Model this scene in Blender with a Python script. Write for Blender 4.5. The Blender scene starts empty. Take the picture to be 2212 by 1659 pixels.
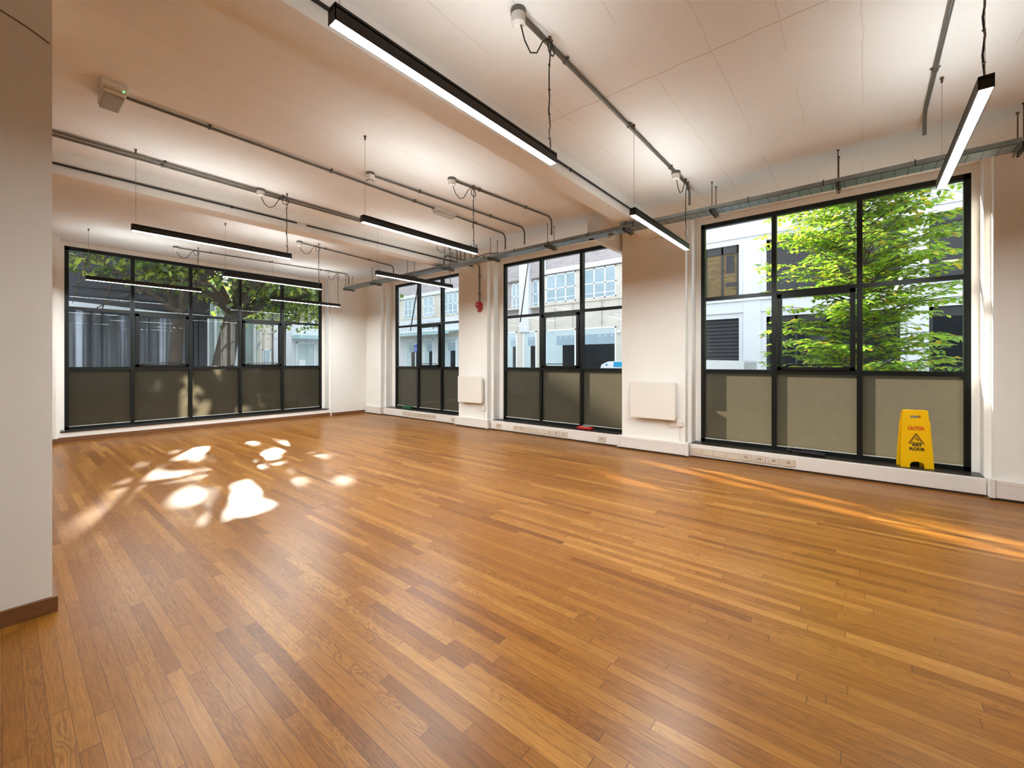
import bpy, math, random
from mathutils import Vector, Matrix
PI = math.pi
scene = bpy.context.scene
COL = scene.collection
R = random.Random(7)

# ------------------------------------------------------------------ helpers
class MB:
    """collects geometry that becomes ONE mesh object"""
    def __init__(s): s.v = []; s.f = []; s.m = []; s.sm = []
    def add(s, vs, fs, mi=0, smooth=False):
        b = len(s.v); s.v += [tuple(p) for p in vs]
        for f in fs: s.f.append(tuple(b+i for i in f)); s.m.append(mi); s.sm.append(smooth)
        return s
    def box(s, x0, x1, y0, y1, z0, z1, mi=0):
        vs = [(x, y, z) for x in (x0, x1) for y in (y0, y1) for z in (z0, z1)]
        return s.add(vs, [(0,1,3,2),(4,6,7,5),(0,4,5,1),(2,3,7,6),(0,2,6,4),(1,5,7,3)], mi)
    def obox(s, M, sx, sy, sz, mi=0):
        vs = [M @ Vector((x*sx/2, y*sy/2, z*sz/2)) for x in (-1,1) for y in (-1,1) for z in (-1,1)]
        return s.add(vs, [(0,1,3,2),(4,6,7,5),(0,4,5,1),(2,3,7,6),(0,2,6,4),(1,5,7,3)], mi)
    def bbox(s, x0, x1, y0, y1, z0, z1, r, mi=0):
        """box with chamfered edges (octagonal in every section)"""
        vs = []; idx = {}
        xs = (x0, x1); ys = (y0, y1); zs = (z0, z1); d = (r, -r)
        for i in (0,1):
            for j in (0,1):
                for k in (0,1):
                    for a in range(3):
                        p = [xs[i], ys[j], zs[k]]
                        for b, t in ((0,i),(1,j),(2,k)):
                            if b != a: p[b] += d[t]
                        idx[(i,j,k,a)] = len(vs); vs.append(p)
        g = lambda i,j,k,a: idx[(i,j,k,a)]
        fs = []
        for i in (0,1): fs.append([g(i,0,0,0), g(i,1,0,0), g(i,1,1,0), g(i,0,1,0)])
        for j in (0,1): fs.append([g(0,j,0,1), g(1,j,0,1), g(1,j,1,1), g(0,j,1,1)])
        for k in (0,1): fs.append([g(0,0,k,2), g(1,0,k,2), g(1,1,k,2), g(0,1,k,2)])
        for i in (0,1):
            for j in (0,1): fs.append([g(i,j,0,0), g(i,j,1,0), g(i,j,1,1), g(i,j,0,1)])
        for i in (0,1):
            for k in (0,1): fs.append([g(i,0,k,0), g(i,1,k,0), g(i,1,k,2), g(i,0,k,2)])
        for j in (0,1):
            for k in (0,1): fs.append([g(0,j,k,1), g(1,j,k,1), g(1,j,k,2), g(0,j,k,2)])
        for i in (0,1):
            for j in (0,1):
                for k in (0,1): fs.append([g(i,j,k,0), g(i,j,k,1), g(i,j,k,2)])
        return s.add(vs, fs, mi)
    def tube(s, pts, r, n=8, mi=0, cap=True):
        pts = [Vector(p) for p in pts]; N = len(pts)
        rr = r if isinstance(r, (list, tuple)) else [r]*N
        up = None; rings = []
        for i, p in enumerate(pts):
            t = (pts[min(i+1, N-1)] - pts[max(i-1, 0)])
            t = t.normalized() if t.length > 1e-9 else Vector((0,0,1))
            if up is None:
                up = Vector((0,0,1)) if abs(t.z) < .9 else Vector((1,0,0))
            a = up - t*up.dot(t)
            if a.length < 1e-6: a = t.orthogonal()
            a.normalize(); b = t.cross(a); up = a
            rings.append([p + (a*math.cos(2*PI*k/n) + b*math.sin(2*PI*k/n))*rr[i] for k in range(n)])
        vs = [q for g in rings for q in g]; fs = []
        for i in range(N-1):
            for k in range(n):
                fs.append((i*n+k, i*n+(k+1)%n, (i+1)*n+(k+1)%n, (i+1)*n+k))
        if cap: fs += [tuple(range(n))[::-1], tuple((N-1)*n+k for k in range(n))]
        return s.add(vs, fs, mi, True)
    def lathe(s, c, prof, n=20, axis='z', mi=0):
        """prof: list of (radius, height) along axis from c"""
        vs = []; fs = []
        for r, h in prof:
            for k in range(n):
                a = 2*PI*k/n; u, w = r*math.cos(a), r*math.sin(a)
                vs.append({'z':(c[0]+u, c[1]+w, c[2]+h), 'x':(c[0]+h, c[1]+u, c[2]+w), 'y':(c[0]+u, c[1]+h, c[2]+w)}[axis])
        m = len(prof)
        for i in range(m-1):
            for k in range(n): fs.append((i*n+k, i*n+(k+1)%n, (i+1)*n+(k+1)%n, (i+1)*n+k))
        fs += [tuple(range(n)), tuple((m-1)*n+k for k in range(n))]
        return s.add(vs, fs, mi, True)
    def prism(s, poly, f, t0, t1, mi=0):
        """2-D outline extruded; f(u,v,t) -> point"""
        n = len(poly)
        vs = [f(u, v, t0) for u, v in poly] + [f(u, v, t1) for u, v in poly]
        fs = [tuple(range(n))[::-1], tuple(range(n, 2*n))] + [(i, (i+1)%n, n+(i+1)%n, n+i) for i in range(n)]
        return s.add(vs, fs, mi)
    def build(s, name, mats, parent=None, kind=None):
        me = bpy.data.meshes.new(name)
        me.from_pydata(s.v, [], s.f); me.update()
        if not isinstance(mats, (list, tuple)): mats = [mats]
        for m in mats: me.materials.append(m)
        me.polygons.foreach_set('material_index', s.m)
        me.polygons.foreach_set('use_smooth', s.sm)
        import bmesh
        bm = bmesh.new(); bm.from_mesh(me); bmesh.ops.recalc_face_normals(bm, faces=bm.faces); bm.to_mesh(me); bm.free()
        if any(s.sm):
            try: me.set_sharp_from_angle(angle=math.radians(40))
            except Exception: pass
        o = bpy.data.objects.new(name, me); COL.objects.link(o)
        if parent is not None:
            o.parent = parent; o.matrix_parent_inverse = Matrix.Translation(-Vector(parent.location))
        if kind: o['kind'] = kind
        return o

def empty(name, loc, label=None, cat=None, group=None, kind=None):
    o = bpy.data.objects.new(name, None); COL.objects.link(o)
    o.location = loc; o.empty_display_size = .1
    tag(o, label, cat, group, kind); return o
def tag(o, label=None, cat=None, group=None, kind=None):
    if label: o['label'] = label
    if cat: o['category'] = cat
    if group: o['group'] = group
    if kind: o['kind'] = kind
    return o
def copy_tree(o, off):
    c = o.copy(); COL.objects.link(c); c.location = Vector(o.location) + Vector(off)
    for ch in list(o.children):
        d = ch.copy(); COL.objects.link(d); d.parent = c
        for g in list(ch.children):
            e = g.copy(); COL.objects.link(e); e.parent = d
    return c

# ------------------------------------------------------------------ materials
def srgb(r, g, b):
    f = lambda c: (c/255/12.92) if c/255 <= .04045 else ((c/255+.055)/1.055)**2.4
    return (f(r), f(g), f(b), 1)
def nodes(name):
    m = bpy.data.materials.new(name); m.use_nodes = True
    nt = m.node_tree; nt.nodes.clear()
    return m, nt, nt.nodes, nt.links
def N(nt, t, **kw):
    n = nt.nodes.new(t)
    for k, v in kw.items():
        if k.startswith('i_'): n.inputs[int(k[2:]) if k[2:].isdigit() else k[2:]].default_value = v
        else: setattr(n, k, v)
    return n
def math_(nt, op, a, b=None, c=None):
    n = nt.nodes.new('ShaderNodeMath'); n.operation = op
    for i, x in enumerate((a, b, c)):
        if x is None: continue
        if isinstance(x, (int, float)): n.inputs[i].default_value = x
        else: nt.links.new(x, n.inputs[i])
    return n.outputs[0]
def mix_(nt, f, a, b, mode='MIX'):
    n = nt.nodes.new('ShaderNodeMix'); n.data_type = 'RGBA'; n.blend_type = mode
    for i, x in ((0, f), (6, a), (7, b)):
        if isinstance(x, (int, float)): n.inputs[i].default_value = x
        elif isinstance(x, tuple): n.inputs[i].default_value = x
        else: nt.links.new(x, n.inputs[i])
    return n.outputs[2]
def pmat(name, col, rough=.6, metal=0, var=.06, scale=6., bump=0., bscale=60., spec=.5, stretch=(1,1,1), coat=0):
    m, nt, ns, ln = nodes(name)
    out = N(nt, 'ShaderNodeOutputMaterial'); p = N(nt, 'ShaderNodeBsdfPrincipled')
    p.inputs['Roughness'].default_value = rough; p.inputs['Metallic'].default_value = metal
    p.inputs['Specular IOR Level'].default_value = spec; p.inputs['Coat Weight'].default_value = coat
    tc = N(nt, 'ShaderNodeTexCoord'); mp = N(nt, 'ShaderNodeMapping'); mp.inputs['Scale'].default_value = stretch
    ln.new(tc.outputs['Object'], mp.inputs[0])
    nz = N(nt, 'ShaderNodeTexNoise'); nz.inputs['Scale'].default_value = scale; nz.inputs['Detail'].default_value = 4
    ln.new(mp.outputs[0], nz.inputs['Vector'])
    lo = tuple(max(0, c*(1-var*1.6)) for c in col[:3]) + (1,); hi = tuple(min(1, c*(1+var)) for c in col[:3]) + (1,)
    ln.new(mix_(nt, nz.outputs['Fac'], lo, hi), p.inputs['Base Color'])
    if bump:
        b2 = N(nt, 'ShaderNodeTexNoise'); b2.inputs['Scale'].default_value = bscale; b2.inputs['Detail'].default_value = 3
        ln.new(mp.outputs[0], b2.inputs['Vector'])
        bp = N(nt, 'ShaderNodeBump'); bp.inputs['Strength'].default_value = bump; bp.inputs['Distance'].default_value = .01
        ln.new(b2.outputs['Fac'], bp.inputs['Height']); ln.new(bp.outputs[0], p.inputs['Normal'])
    ln.new(p.outputs[0], out.inputs[0]); return m

def floor_mat():
    m, nt, ns, ln = nodes('oak_boards')
    out = N(nt, 'ShaderNodeOutputMaterial'); p = N(nt, 'ShaderNodeBsdfPrincipled')
    tc = N(nt, 'ShaderNodeTexCoord'); sp = N(nt, 'ShaderNodeSeparateXYZ'); ln.new(tc.outputs['Object'], sp.inputs[0])
    X, Y = sp.outputs[0], sp.outputs[1]
    W = .0605
    u = math_(nt, 'DIVIDE', X, W); row = math_(nt, 'FLOOR', u); fu = math_(nt, 'FRACT', u)
    w1 = N(nt, 'ShaderNodeTexWhiteNoise', noise_dimensions='1D'); ln.new(row, w1.inputs['W'])
    w1b = N(nt, 'ShaderNodeTexWhiteNoise', noise_dimensions='1D'); ln.new(math_(nt, 'ADD', row, 371.3), w1b.inputs['W'])
    L = math_(nt, 'MULTIPLY_ADD', w1b.outputs[0], .8, .75)
    yy = math_(nt, 'ADD', math_(nt, 'DIVIDE', Y, L), math_(nt, 'MULTIPLY', w1.outputs[0], 17.))
    colm = math_(nt, 'FLOOR', yy); fy = math_(nt, 'FRACT', yy)
    cv = N(nt, 'ShaderNodeCombineXYZ'); ln.new(row, cv.inputs[0]); ln.new(colm, cv.inputs[1])
    w2 = N(nt, 'ShaderNodeTexWhiteNoise', noise_dimensions='2D'); ln.new(cv.outputs[0], w2.inputs['Vector'])
    sc = N(nt, 'ShaderNodeSeparateColor'); ln.new(w2.outputs['Color'], sc.inputs[0])
    rmp = N(nt, 'ShaderNodeValToRGB'); e = rmp.color_ramp.elements
    e[0].position = 0; e[0].color = FLO[0]; e[1].position = 1; e[1].color = FLO[4]
    for pos, c in ((.16, FLO[1]), (.5, FLO[2]), (.82, FLO[3])):
        q = e.new(pos); q.color = c
    ln.new(sc.outputs[0], rmp.inputs[0])
    # fine straight grain
    gv = N(nt, 'ShaderNodeCombineXYZ')
    ln.new(math_(nt, 'MULTIPLY', X, 150.), gv.inputs[0]); ln.new(math_(nt, 'MULTIPLY', Y, 7.), gv.inputs[1])
    ln.new(math_(nt, 'MULTIPLY', sc.outputs[1], 60.), gv.inputs[2])
    g1 = N(nt, 'ShaderNodeTexNoise'); g1.inputs['Scale'].default_value = 1.; g1.inputs['Detail'].default_value = 5; g1.inputs['Roughness'].default_value = .65
    ln.new(gv.outputs[0], g1.inputs['Vector'])
    # cathedral figure: bent rings
    cvv = N(nt, 'ShaderNodeCombineXYZ')
    ln.new(math_(nt, 'MULTIPLY', X, 9.), cvv.inputs[0]); ln.new(math_(nt, 'MULTIPLY', Y, 1.5), cvv.inputs[1])
    ln.new(math_(nt, 'MULTIPLY', sc.outputs[2], 45.), cvv.inputs[2])
    g2 = N(nt, 'ShaderNodeTexNoise'); g2.inputs['Scale'].default_value = 1.6; g2.inputs['Detail'].default_value = 2
    ln.new(cvv.outputs[0], g2.inputs['Vector'])
    ring = math_(nt, 'SINE', math_(nt, 'MULTIPLY', g2.outputs['Fac'], 92.))
    ring = math_(nt, 'POWER', math_(nt, 'MULTIPLY_ADD', ring, .5, .5), 2.2)
    ringamt = math_(nt, 'MULTIPLY', ring, math_(nt, 'POWER', sc.outputs[1], 1.6))
    c = mix_(nt, math_(nt, 'MULTIPLY', ringamt, .6), rmp.outputs[0], (.12, .036, .007, 1))
    gm = N(nt, 'ShaderNodeMapRange'); ln.new(g1.outputs['Fac'], gm.inputs[0])
    gm.inputs[1].default_value = .35; gm.inputs[2].default_value = .72; gm.inputs[3].default_value = 1.14; gm.inputs[4].default_value = .66
    gc = N(nt, 'ShaderNodeCombineColor')
    for i in range(3): ln.new(gm.outputs[0], gc.inputs[i])
    c = mix_(nt, 1., c, gc.outputs[0], 'MULTIPLY')
    # seams between boards
    sx = math_(nt, 'MINIMUM', fu, math_(nt, 'SUBTRACT', 1., fu))
    sx = math_(nt, 'LESS_THAN', sx, .018)
    syd = math_(nt, 'MULTIPLY', math_(nt, 'MINIMUM', fy, math_(nt, 'SUBTRACT', 1., fy)), L)
    sy = math_(nt, 'LESS_THAN', syd, .0015)
    seam = math_(nt, 'MAXIMUM', math_(nt, 'MULTIPLY', sx, .72), math_(nt, 'MULTIPLY', sy, .85))
    c = mix_(nt, seam, c, (.06, .022, .008, 1))
    ln.new(c, p.inputs['Base Color'])
    ln.new(math_(nt, 'MULTIPLY_ADD', g1.outputs['Fac'], .12, .25), p.inputs['Roughness'])
    p.inputs['Specular IOR Level'].default_value = .24
    bp = N(nt, 'ShaderNodeBump'); bp.inputs['Strength'].default_value = .12; bp.inputs['Distance'].default_value = .002
    ln.new(math_(nt, 'SUBTRACT', math_(nt, 'MULTIPLY_ADD', sc.outputs[0], .4, g1.outputs['Fac']), math_(nt, 'MULTIPLY', seam, 2.)), bp.inputs['Height'])
    ln.new(bp.outputs[0], p.inputs['Normal'])
    ln.new(p.outputs[0], out.inputs[0]); return m

def ceiling_mat():
    m, nt, ns, ln = nodes('painted_board_marked_concrete')
    out = N(nt, 'ShaderNodeOutputMaterial'); p = N(nt, 'ShaderNodeBsdfPrincipled'); p.inputs['Roughness'].default_value = .8
    tc = N(nt, 'ShaderNodeTexCoord'); sp = N(nt, 'ShaderNodeSeparateXYZ'); ln.new(tc.outputs['Object'], sp.inputs[0])
    wob = N(nt, 'ShaderNodeTexNoise'); wob.inputs['Scale'].default_value = 5.; wob.inputs['Detail'].default_value = 5
    ln.new(tc.outputs['Object'], wob.inputs['Vector'])
    wv = math_(nt, 'MULTIPLY_ADD', wob.outputs['Fac'], .05, -.025)
    Yw = math_(nt, 'ADD', sp.outputs[1], wv); Xw = math_(nt, 'ADD', sp.outputs[0], wv)
    pat = N(nt, 'ShaderNodeTexNoise'); pat.inputs['Scale'].default_value = 1.3; pat.inputs['Detail'].default_value = 3
    ln.new(tc.outputs['Object'], pat.inputs['Vector'])
    vis = math_(nt, 'GREATER_THAN', pat.outputs['Fac'], .45)
    f = math_(nt, 'FRACT', math_(nt, 'DIVIDE', Yw, .42)); f = math_(nt, 'MINIMUM', f, math_(nt, 'SUBTRACT', 1., f))
    l1 = math_(nt, 'MULTIPLY', math_(nt, 'LESS_THAN', f, .0075), vis)
    dx = math_(nt, 'ABSOLUTE', math_(nt, 'SUBTRACT', Xw, 3.28))
    l2 = math_(nt, 'LESS_THAN', dx, .006)
    l2 = math_(nt, 'MULTIPLY', l2, math_(nt, 'LESS_THAN', math_(nt, 'ABSOLUTE', math_(nt, 'SUBTRACT', sp.outputs[1], 1.)), 1.3))
    ll = math_(nt, 'MAXIMUM', math_(nt, 'MULTIPLY', l1, .5), math_(nt, 'MULTIPLY', l2, .8))
    base = mix_(nt, wob.outputs['Fac'], (.84, .835, .82, 1), (.875, .875, .865, 1))
    ln.new(mix_(nt, math_(nt, 'MULTIPLY', ll, .6), base, (.50, .38, .27, 1)), p.inputs['Base Color'])
    fine = N(nt, 'ShaderNodeTexNoise'); fine.inputs['Scale'].default_value = 45.; fine.inputs['Detail'].default_value = 4
    ln.new(tc.outputs['Object'], fine.inputs['Vector'])
    bp = N(nt, 'ShaderNodeBump'); bp.inputs['Strength'].default_value = .35; bp.inputs['Distance'].default_value = .01
    ln.new(math_(nt, 'SUBTRACT', math_(nt, 'MULTIPLY', fine.outputs['Fac'], .5), ll), bp.inputs['Height'])
    ln.new(bp.outputs[0], p.inputs['Normal']); ln.new(p.outputs[0], out.inputs[0]); return m

def glass_mat(name, tint, refl=1.0):
    m, nt, ns, ln = nodes(name)
    out = N(nt, 'ShaderNodeOutputMaterial'); tr = N(nt, 'ShaderNodeBsdfTransparent'); tr.inputs[0].default_value = tint
    gl = N(nt, 'ShaderNodeBsdfGlossy'); gl.inputs['Roughness'].default_value = 0.0; gl.inputs[0].default_value = (1,1,1,1)
    ge = N(nt, 'ShaderNodeNewGeometry'); vm = N(nt, 'ShaderNodeVectorMath', operation='DOT_PRODUCT')
    ln.new(ge.outputs['Normal'], vm.inputs[0]); ln.new(ge.outputs['Incoming'], vm.inputs[1])
    c = math_(nt, 'ABSOLUTE', vm.outputs['Value'])
    f = math_(nt, 'POWER', math_(nt, 'SUBTRACT', 1., c), 5.)
    f = math_(nt, 'MULTIPLY', math_(nt, 'MULTIPLY_ADD', f, .96, .04), refl)
    mx = N(nt, 'ShaderNodeMixShader'); ln.new(f, mx.inputs[0]); ln.new(tr.outputs[0], mx.inputs[1]); ln.new(gl.outputs[0], mx.inputs[2])
    ln.new(mx.outputs[0], out.inputs[0]); return m

def film_mat():
    m, nt, ns, ln = nodes('brown_frosted_film')
    out = N(nt, 'ShaderNodeOutputMaterial')
    tc = N(nt, 'ShaderNodeTexCoord'); nz = N(nt, 'ShaderNodeTexNoise'); nz.inputs['Scale'].default_value = 14.; nz.inputs['Detail'].default_value = 5
    ln.new(tc.outputs['Object'], nz.inputs['Vector'])
    d = N(nt, 'ShaderNodeBsdfDiffuse'); t = N(nt, 'ShaderNodeBsdfTranslucent'); g = N(nt, 'ShaderNodeBsdfGlossy'); g.inputs['Roughness'].default_value = .06
    ln.new(mix_(nt, nz.outputs['Fac'], (.017, .0135, .008, 1), (.023, .018, .011, 1)), d.inputs[0])
    ln.new(mix_(nt, nz.outputs['Fac'], (.055, .047, .031, 1), (.066, .057, .038, 1)), t.inputs[0])
    a = N(nt, 'ShaderNodeAddShader'); ln.new(d.outputs[0], a.inputs[0]); ln.new(t.outputs[0], a.inputs[1])
    ge = N(nt, 'ShaderNodeNewGeometry'); vm = N(nt, 'ShaderNodeVectorMath', operation='DOT_PRODUCT')
    ln.new(ge.outputs['Normal'], vm.inputs[0]); ln.new(ge.outputs['Incoming'], vm.inputs[1])
    c = math_(nt, 'ABSOLUTE', vm.outputs['Value']); f = math_(nt, 'POWER', math_(nt, 'SUBTRACT', 1., c), 5.)
    f = math_(nt, 'MULTIPLY_ADD', f, .9, .03)
    mx = N(nt, 'ShaderNodeMixShader'); ln.new(f, mx.inputs[0]); ln.new(a.outputs[0], mx.inputs[1]); ln.new(g.outputs[0], mx.inputs[2])
    ln.new(mx.outputs[0], out.inputs[0]); return m

def emit_mat(name, col, s):
    m, nt, ns, ln = nodes(name)
    out = N(nt, 'ShaderNodeOutputMaterial'); e = N(nt, 'ShaderNodeEmission'); e.inputs[0].default_value = col; e.inputs[1].default_value = s
    ln.new(e.outputs[0], out.inputs[0]); return m

def leaf_mat(name, col, tcol, w=.45):
    m, nt, ns, ln = nodes(name)
    out = N(nt, 'ShaderNodeOutputMaterial'); p = N(nt, 'ShaderNodeBsdfPrincipled'); p.inputs['Roughness'].default_value = .42
    tc = N(nt, 'ShaderNodeTexCoord'); nz = N(nt, 'ShaderNodeTexNoise'); nz.inputs['Scale'].default_value = 3.; ln.new(tc.outputs['Object'], nz.inputs['Vector'])
    lo = tuple(c*.7 for c in col[:3]) + (1,); hi = tuple(min(1, c*1.25) for c in col[:3]) + (1,)
    ln.new(mix_(nt, nz.outputs['Fac'], lo, hi), p.inputs['Base Color'])
    t = N(nt, 'ShaderNodeBsdfTranslucent'); t.inputs[0].default_value = tcol
    mx = N(nt, 'ShaderNodeMixShader'); mx.inputs[0].default_value = w
    ln.new(p.outputs[0], mx.inputs[1]); ln.new(t.outputs[0], mx.inputs[2]); ln.new(mx.outputs[0], out.inputs[0]); return m

def brick_mat(name, c1, c2, mortar, sc=1., bw=.225, bh=.075):
    m, nt, ns, ln = nodes(name)
    out = N(nt, 'ShaderNodeOutputMaterial'); p = N(nt, 'ShaderNodeBsdfPrincipled'); p.inputs['Roughness'].default_value = .85
    tc = N(nt, 'ShaderNodeTexCoord'); sp = N(nt, 'ShaderNodeSeparateXYZ'); ln.new(tc.outputs['Object'], sp.inputs[0])
    cb = N(nt, 'ShaderNodeCombineXYZ'); ln.new(math_(nt, 'ADD', sp.outputs[0], sp.outputs[1]), cb.inputs[0]); ln.new(sp.outputs[2], cb.inputs[1])
    b = N(nt, 'ShaderNodeTexBrick'); b.inputs['Color1'].default_value = c1; b.inputs['Color2'].default_value = c2; b.inputs['Mortar'].default_value = mortar
    b.inputs['Scale'].default_value = sc; b.inputs['Brick Width'].default_value = bw; b.inputs['Row Height'].default_value = bh; b.inputs['Mortar Size'].default_value = .007
    ln.new(cb.outputs[0], b.inputs['Vector']); ln.new(b.outputs['Color'], p.inputs['Base Color']); ln.new(p.outputs[0], out.inputs[0]); return m

def slot_mat():
    """galvanised tray with rows of punched slots along Y"""
    m, nt, ns, ln = nodes('perforated_galvanised_steel')
    out = N(nt, 'ShaderNodeOutputMaterial'); p = N(nt, 'ShaderNodeBsdfPrincipled'); p.inputs['Metallic'].default_value = .7; p.inputs['Roughness'].default_value = .42
    tc = N(nt, 'ShaderNodeTexCoord'); sp = N(nt, 'ShaderNodeSeparateXYZ'); ln.new(tc.outputs['Object'], sp.inputs[0])
    f = math_(nt, 'FRACT', math_(nt, 'DIVIDE', sp.outputs[1], .1)); a = math_(nt, 'LESS_THAN', math_(nt, 'ABSOLUTE', math_(nt, 'SUBTRACT', f, .5)), .055)
    g = math_(nt, 'FRACT', math_(nt, 'DIVIDE', sp.outputs[0], .07)); b = math_(nt, 'LESS_THAN', math_(nt, 'ABSOLUTE', math_(nt, 'SUBTRACT', g, .5)), .34)
    nz = N(nt, 'ShaderNodeTexNoise'); nz.inputs['Scale'].default_value = 9.; ln.new(tc.outputs['Object'], nz.inputs['Vector'])
    base = mix_(nt, nz.outputs['Fac'], (.17, .19, .185, 1), (.30, .325, .315, 1))
    ln.new(mix_(nt, math_(nt, 'MULTIPLY', math_(nt, 'MULTIPLY', a, b), .85), base, (.015, .015, .015, 1)), p.inputs['Base Color'])
    ln.new(p.outputs[0], out.inputs[0]); return m

FLO = [(.185, .063, .0075, 1), (.235, .086, .011, 1), (.27, .104, .0145, 1), (.305, .124, .020, 1), (.37, .165, .034, 1)]
LAMP = 208.0
UPL = 30.0
SUN = 19.0
SKY = 2.5
EXPO = .35

m_wall = pmat('white_wall_paint', (.86, .845, .81, 1), .75, var=.02, scale=3, bump=.10, bscale=110)
m_ceil = ceiling_mat()
m_floor = floor_mat()
m_skirt = pmat('dark_oak_skirting', (.20, .085, .032, 1), .4, var=.25, scale=20, stretch=(1,1,6))
m_frame = pmat('dark_green_black_steel', (.007, .0095, .009, 1), .32, var=.15, scale=8, spec=.3)
m_sill = pmat('dark_slate_sill', (.026, .023, .019, 1), .35, var=.4, scale=16, bump=.1)
m_glass = glass_mat('clear_glass', (.965, .985, .985, 1), .6)
m_film = film_mat()
m_lampblk = pmat('black_lamp_metal', (.012, .010, .008, 1), .42, var=.1)
m_emit = emit_mat('lamp_diffuser_glow', (.93, .985, .97, 1), LAMP)
m_up = emit_mat('lamp_uplight_glow', (.93, .985, .97, 1), UPL)
m_steel = pmat('galvanised_steel', (.17, .16, .14, 1), .42, metal=.6, var=.2, scale=12)
m_rod = pmat('rusty_steel_rod', (.14, .085, .05, 1), .55, metal=.5, var=.3, scale=20)
m_tray = slot_mat()
m_wht = pmat('white_plastic', (.80, .775, .74, 1), .4, var=.02)
m_plate = pmat('cream_socket_plastic', (.66, .57, .45, 1), .35, var=.02)
m_trunk = pmat('white_trunking_plastic', (.79, .74, .70, 1), .42, var=.02)
m_redsw = pmat('brown_red_switch', (.16, .055, .03, 1), .5)
m_hole = pmat('brown_recess', (.34, .23, .15, 1), .6)
m_dark = pmat('dark_slot', (.03, .022, .018, 1), .6)
m_cable = pmat('black_flex', (.010, .008, .008, 1), .5)
m_wire = pmat('thin_steel_wire', (.30, .24, .18, 1), .4, metal=.7)
m_red = pmat('red_plastic', (.42, .012, .016, 1), .32, var=.1, coat=.3)
m_redbox = pmat('red_box_plastic', (.50, .02, .02, 1), .3, var=.1)
m_green = pmat('green_plastic', (.010, .11, .030, 1), .4)
m_yel = pmat('yellow_sign_plastic', (.90, .53, .001, 1), .5, var=.05, scale=5, spec=.3)
m_txtred = pmat('red_print', (.55, .01, .012, 1), .5)
m_txtblk = pmat('black_print', (.012, .010, .012, 1), .5)
m_purple = pmat('black_purple_fabric', (.016, .010, .018, 1), .75, var=.3, scale=30)
m_heat = pmat('white_heater_glass', (.83, .79, .73, 1), .14, var=.01, coat=.4)
m_greyl = pmat('grey_ribbed_lens', (.42, .41, .37, 1), .3, var=.15, scale=40)
m_clear = pmat('frosted_lens', (.70, .70, .68, 1), .2, var=.12, scale=30)
m_led = emit_mat('green_indicator', (.15, 1, .25, 1), 3)
m_cream = pmat('cream_cable', (.72, .58, .42, 1), .5)

# ------------------------------------------------------------------ camera
F_, CX, HY, H = 913., 1106., 783., 1.45
cam = bpy.data.cameras.new('camera'); co = bpy.data.objects.new('camera', cam); COL.objects.link(co)
co.location = (0, 0, H); co.rotation_euler = (PI/2, 0, math.radians(39.663) - PI/2)
cam.sensor_width = 36; cam.sensor_fit = 'HORIZONTAL'; cam.lens = F_/2212*36
cam.shift_y = -(829.5 - HY)/2212; cam.clip_start = .02; cam.clip_end = 300
scene.camera = co

# ------------------------------------------------------------------ room shell
ZC = 3.71            # ceiling
XP, XS, XW, XO = 6.73, 6.85, 7.05, 7.20     # right wall: pier face, step, window plane, outside
YP, YS, YWn, YO = 11.05, 11.16, 11.40, 11.56 # left wall: the same
ZH, ZB = 3.615, .205  # window head, sill
ST = lambda o, label=None: tag(o, label, None, None, 'structure')

MB().box(-5.2, 7.2, -5.2, 11.56, -.22, 0).build('floor', m_floor, kind='structure')
MB().box(-5.2, 7.2, -5.2, 11.56, ZC, ZC+.3).build('ceiling', m_ceil, kind='structure')

b = MB()
# piers of the right wall: (y0,y1) face, step, window-plane strips
for f, s, w in (((-5.2, -1.075), (-5.2, -1.02), (-5.2, -.955)), ((2.104, 3.147), (2.045, 3.205), (1.965, 3.21)),
                ((6.278, 7.177), (6.20, 7.25), (6.09, 7.26)), ((10.322, 11.4), (10.25, 11.4), (10.105, 11.4))):
    b.box(XP, XO, f[0], f[1], 0, ZC); b.box(XS, XO, s[0], s[1], 0, ZC-.001); b.box(XW, XO, w[0], w[1] if w[1] != 3.21 else 3.21, 0, ZC-.002) if w[0] != 1.965 else None
b.box(XW, XO, 2.10, 3.21, 0, ZC-.002); b.box(XW, XW+.075, 1.965, 2.0999, 0, ZC-.002)
for z0, z1 in ((0, .27), (.36, .78), (.88, 1.5), (1.6, 2.2), (2.3, 2.9), (3.0, ZC-.002)): b.box(XW+.07, XO+.02, 1.965, 2.12, z0, z1)
b.box(XW+.0015, XO, -5.2, 11.4, ZH, ZC-.003)                    # lintel
b.box(6.80, XO, -5.2, 11.4, 0, ZB-.004)                   # apron under the sills
b.build('wall_right', m_wall, kind='structure')

b = MB()
b.box(-5.2, .612, YP, YO, 0, ZC); b.box(-5.2, .667, YS, YO, 0, ZC-.001); b.box(-5.2, .735, YWn, YO, 0, ZC-.002)
b.box(5.715, XO, YP, YO, 0, ZC); b.box(5.66, XO, YS, YO, 0, ZC-.001); b.box(5.588, XO, YWn, YO, 0, ZC-.002)
b.box(-5.2, XO, YWn+.0015, YO, ZH, ZC-.003); b.box(-5.2, XO, YS+.0015, YO, 0, .175)
b.build('wall_left', m_wall, kind='structure')
MB().box(-5.2, 7.2, -5.4, -5.2, -.2, ZC+.3).build('wall_back', m_wall, kind='structure')
MB().box(-5.4, -5.2, -5.2, 11.56, -.2, ZC+.3).build('wall_side', m_wall, kind='structure')

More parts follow.
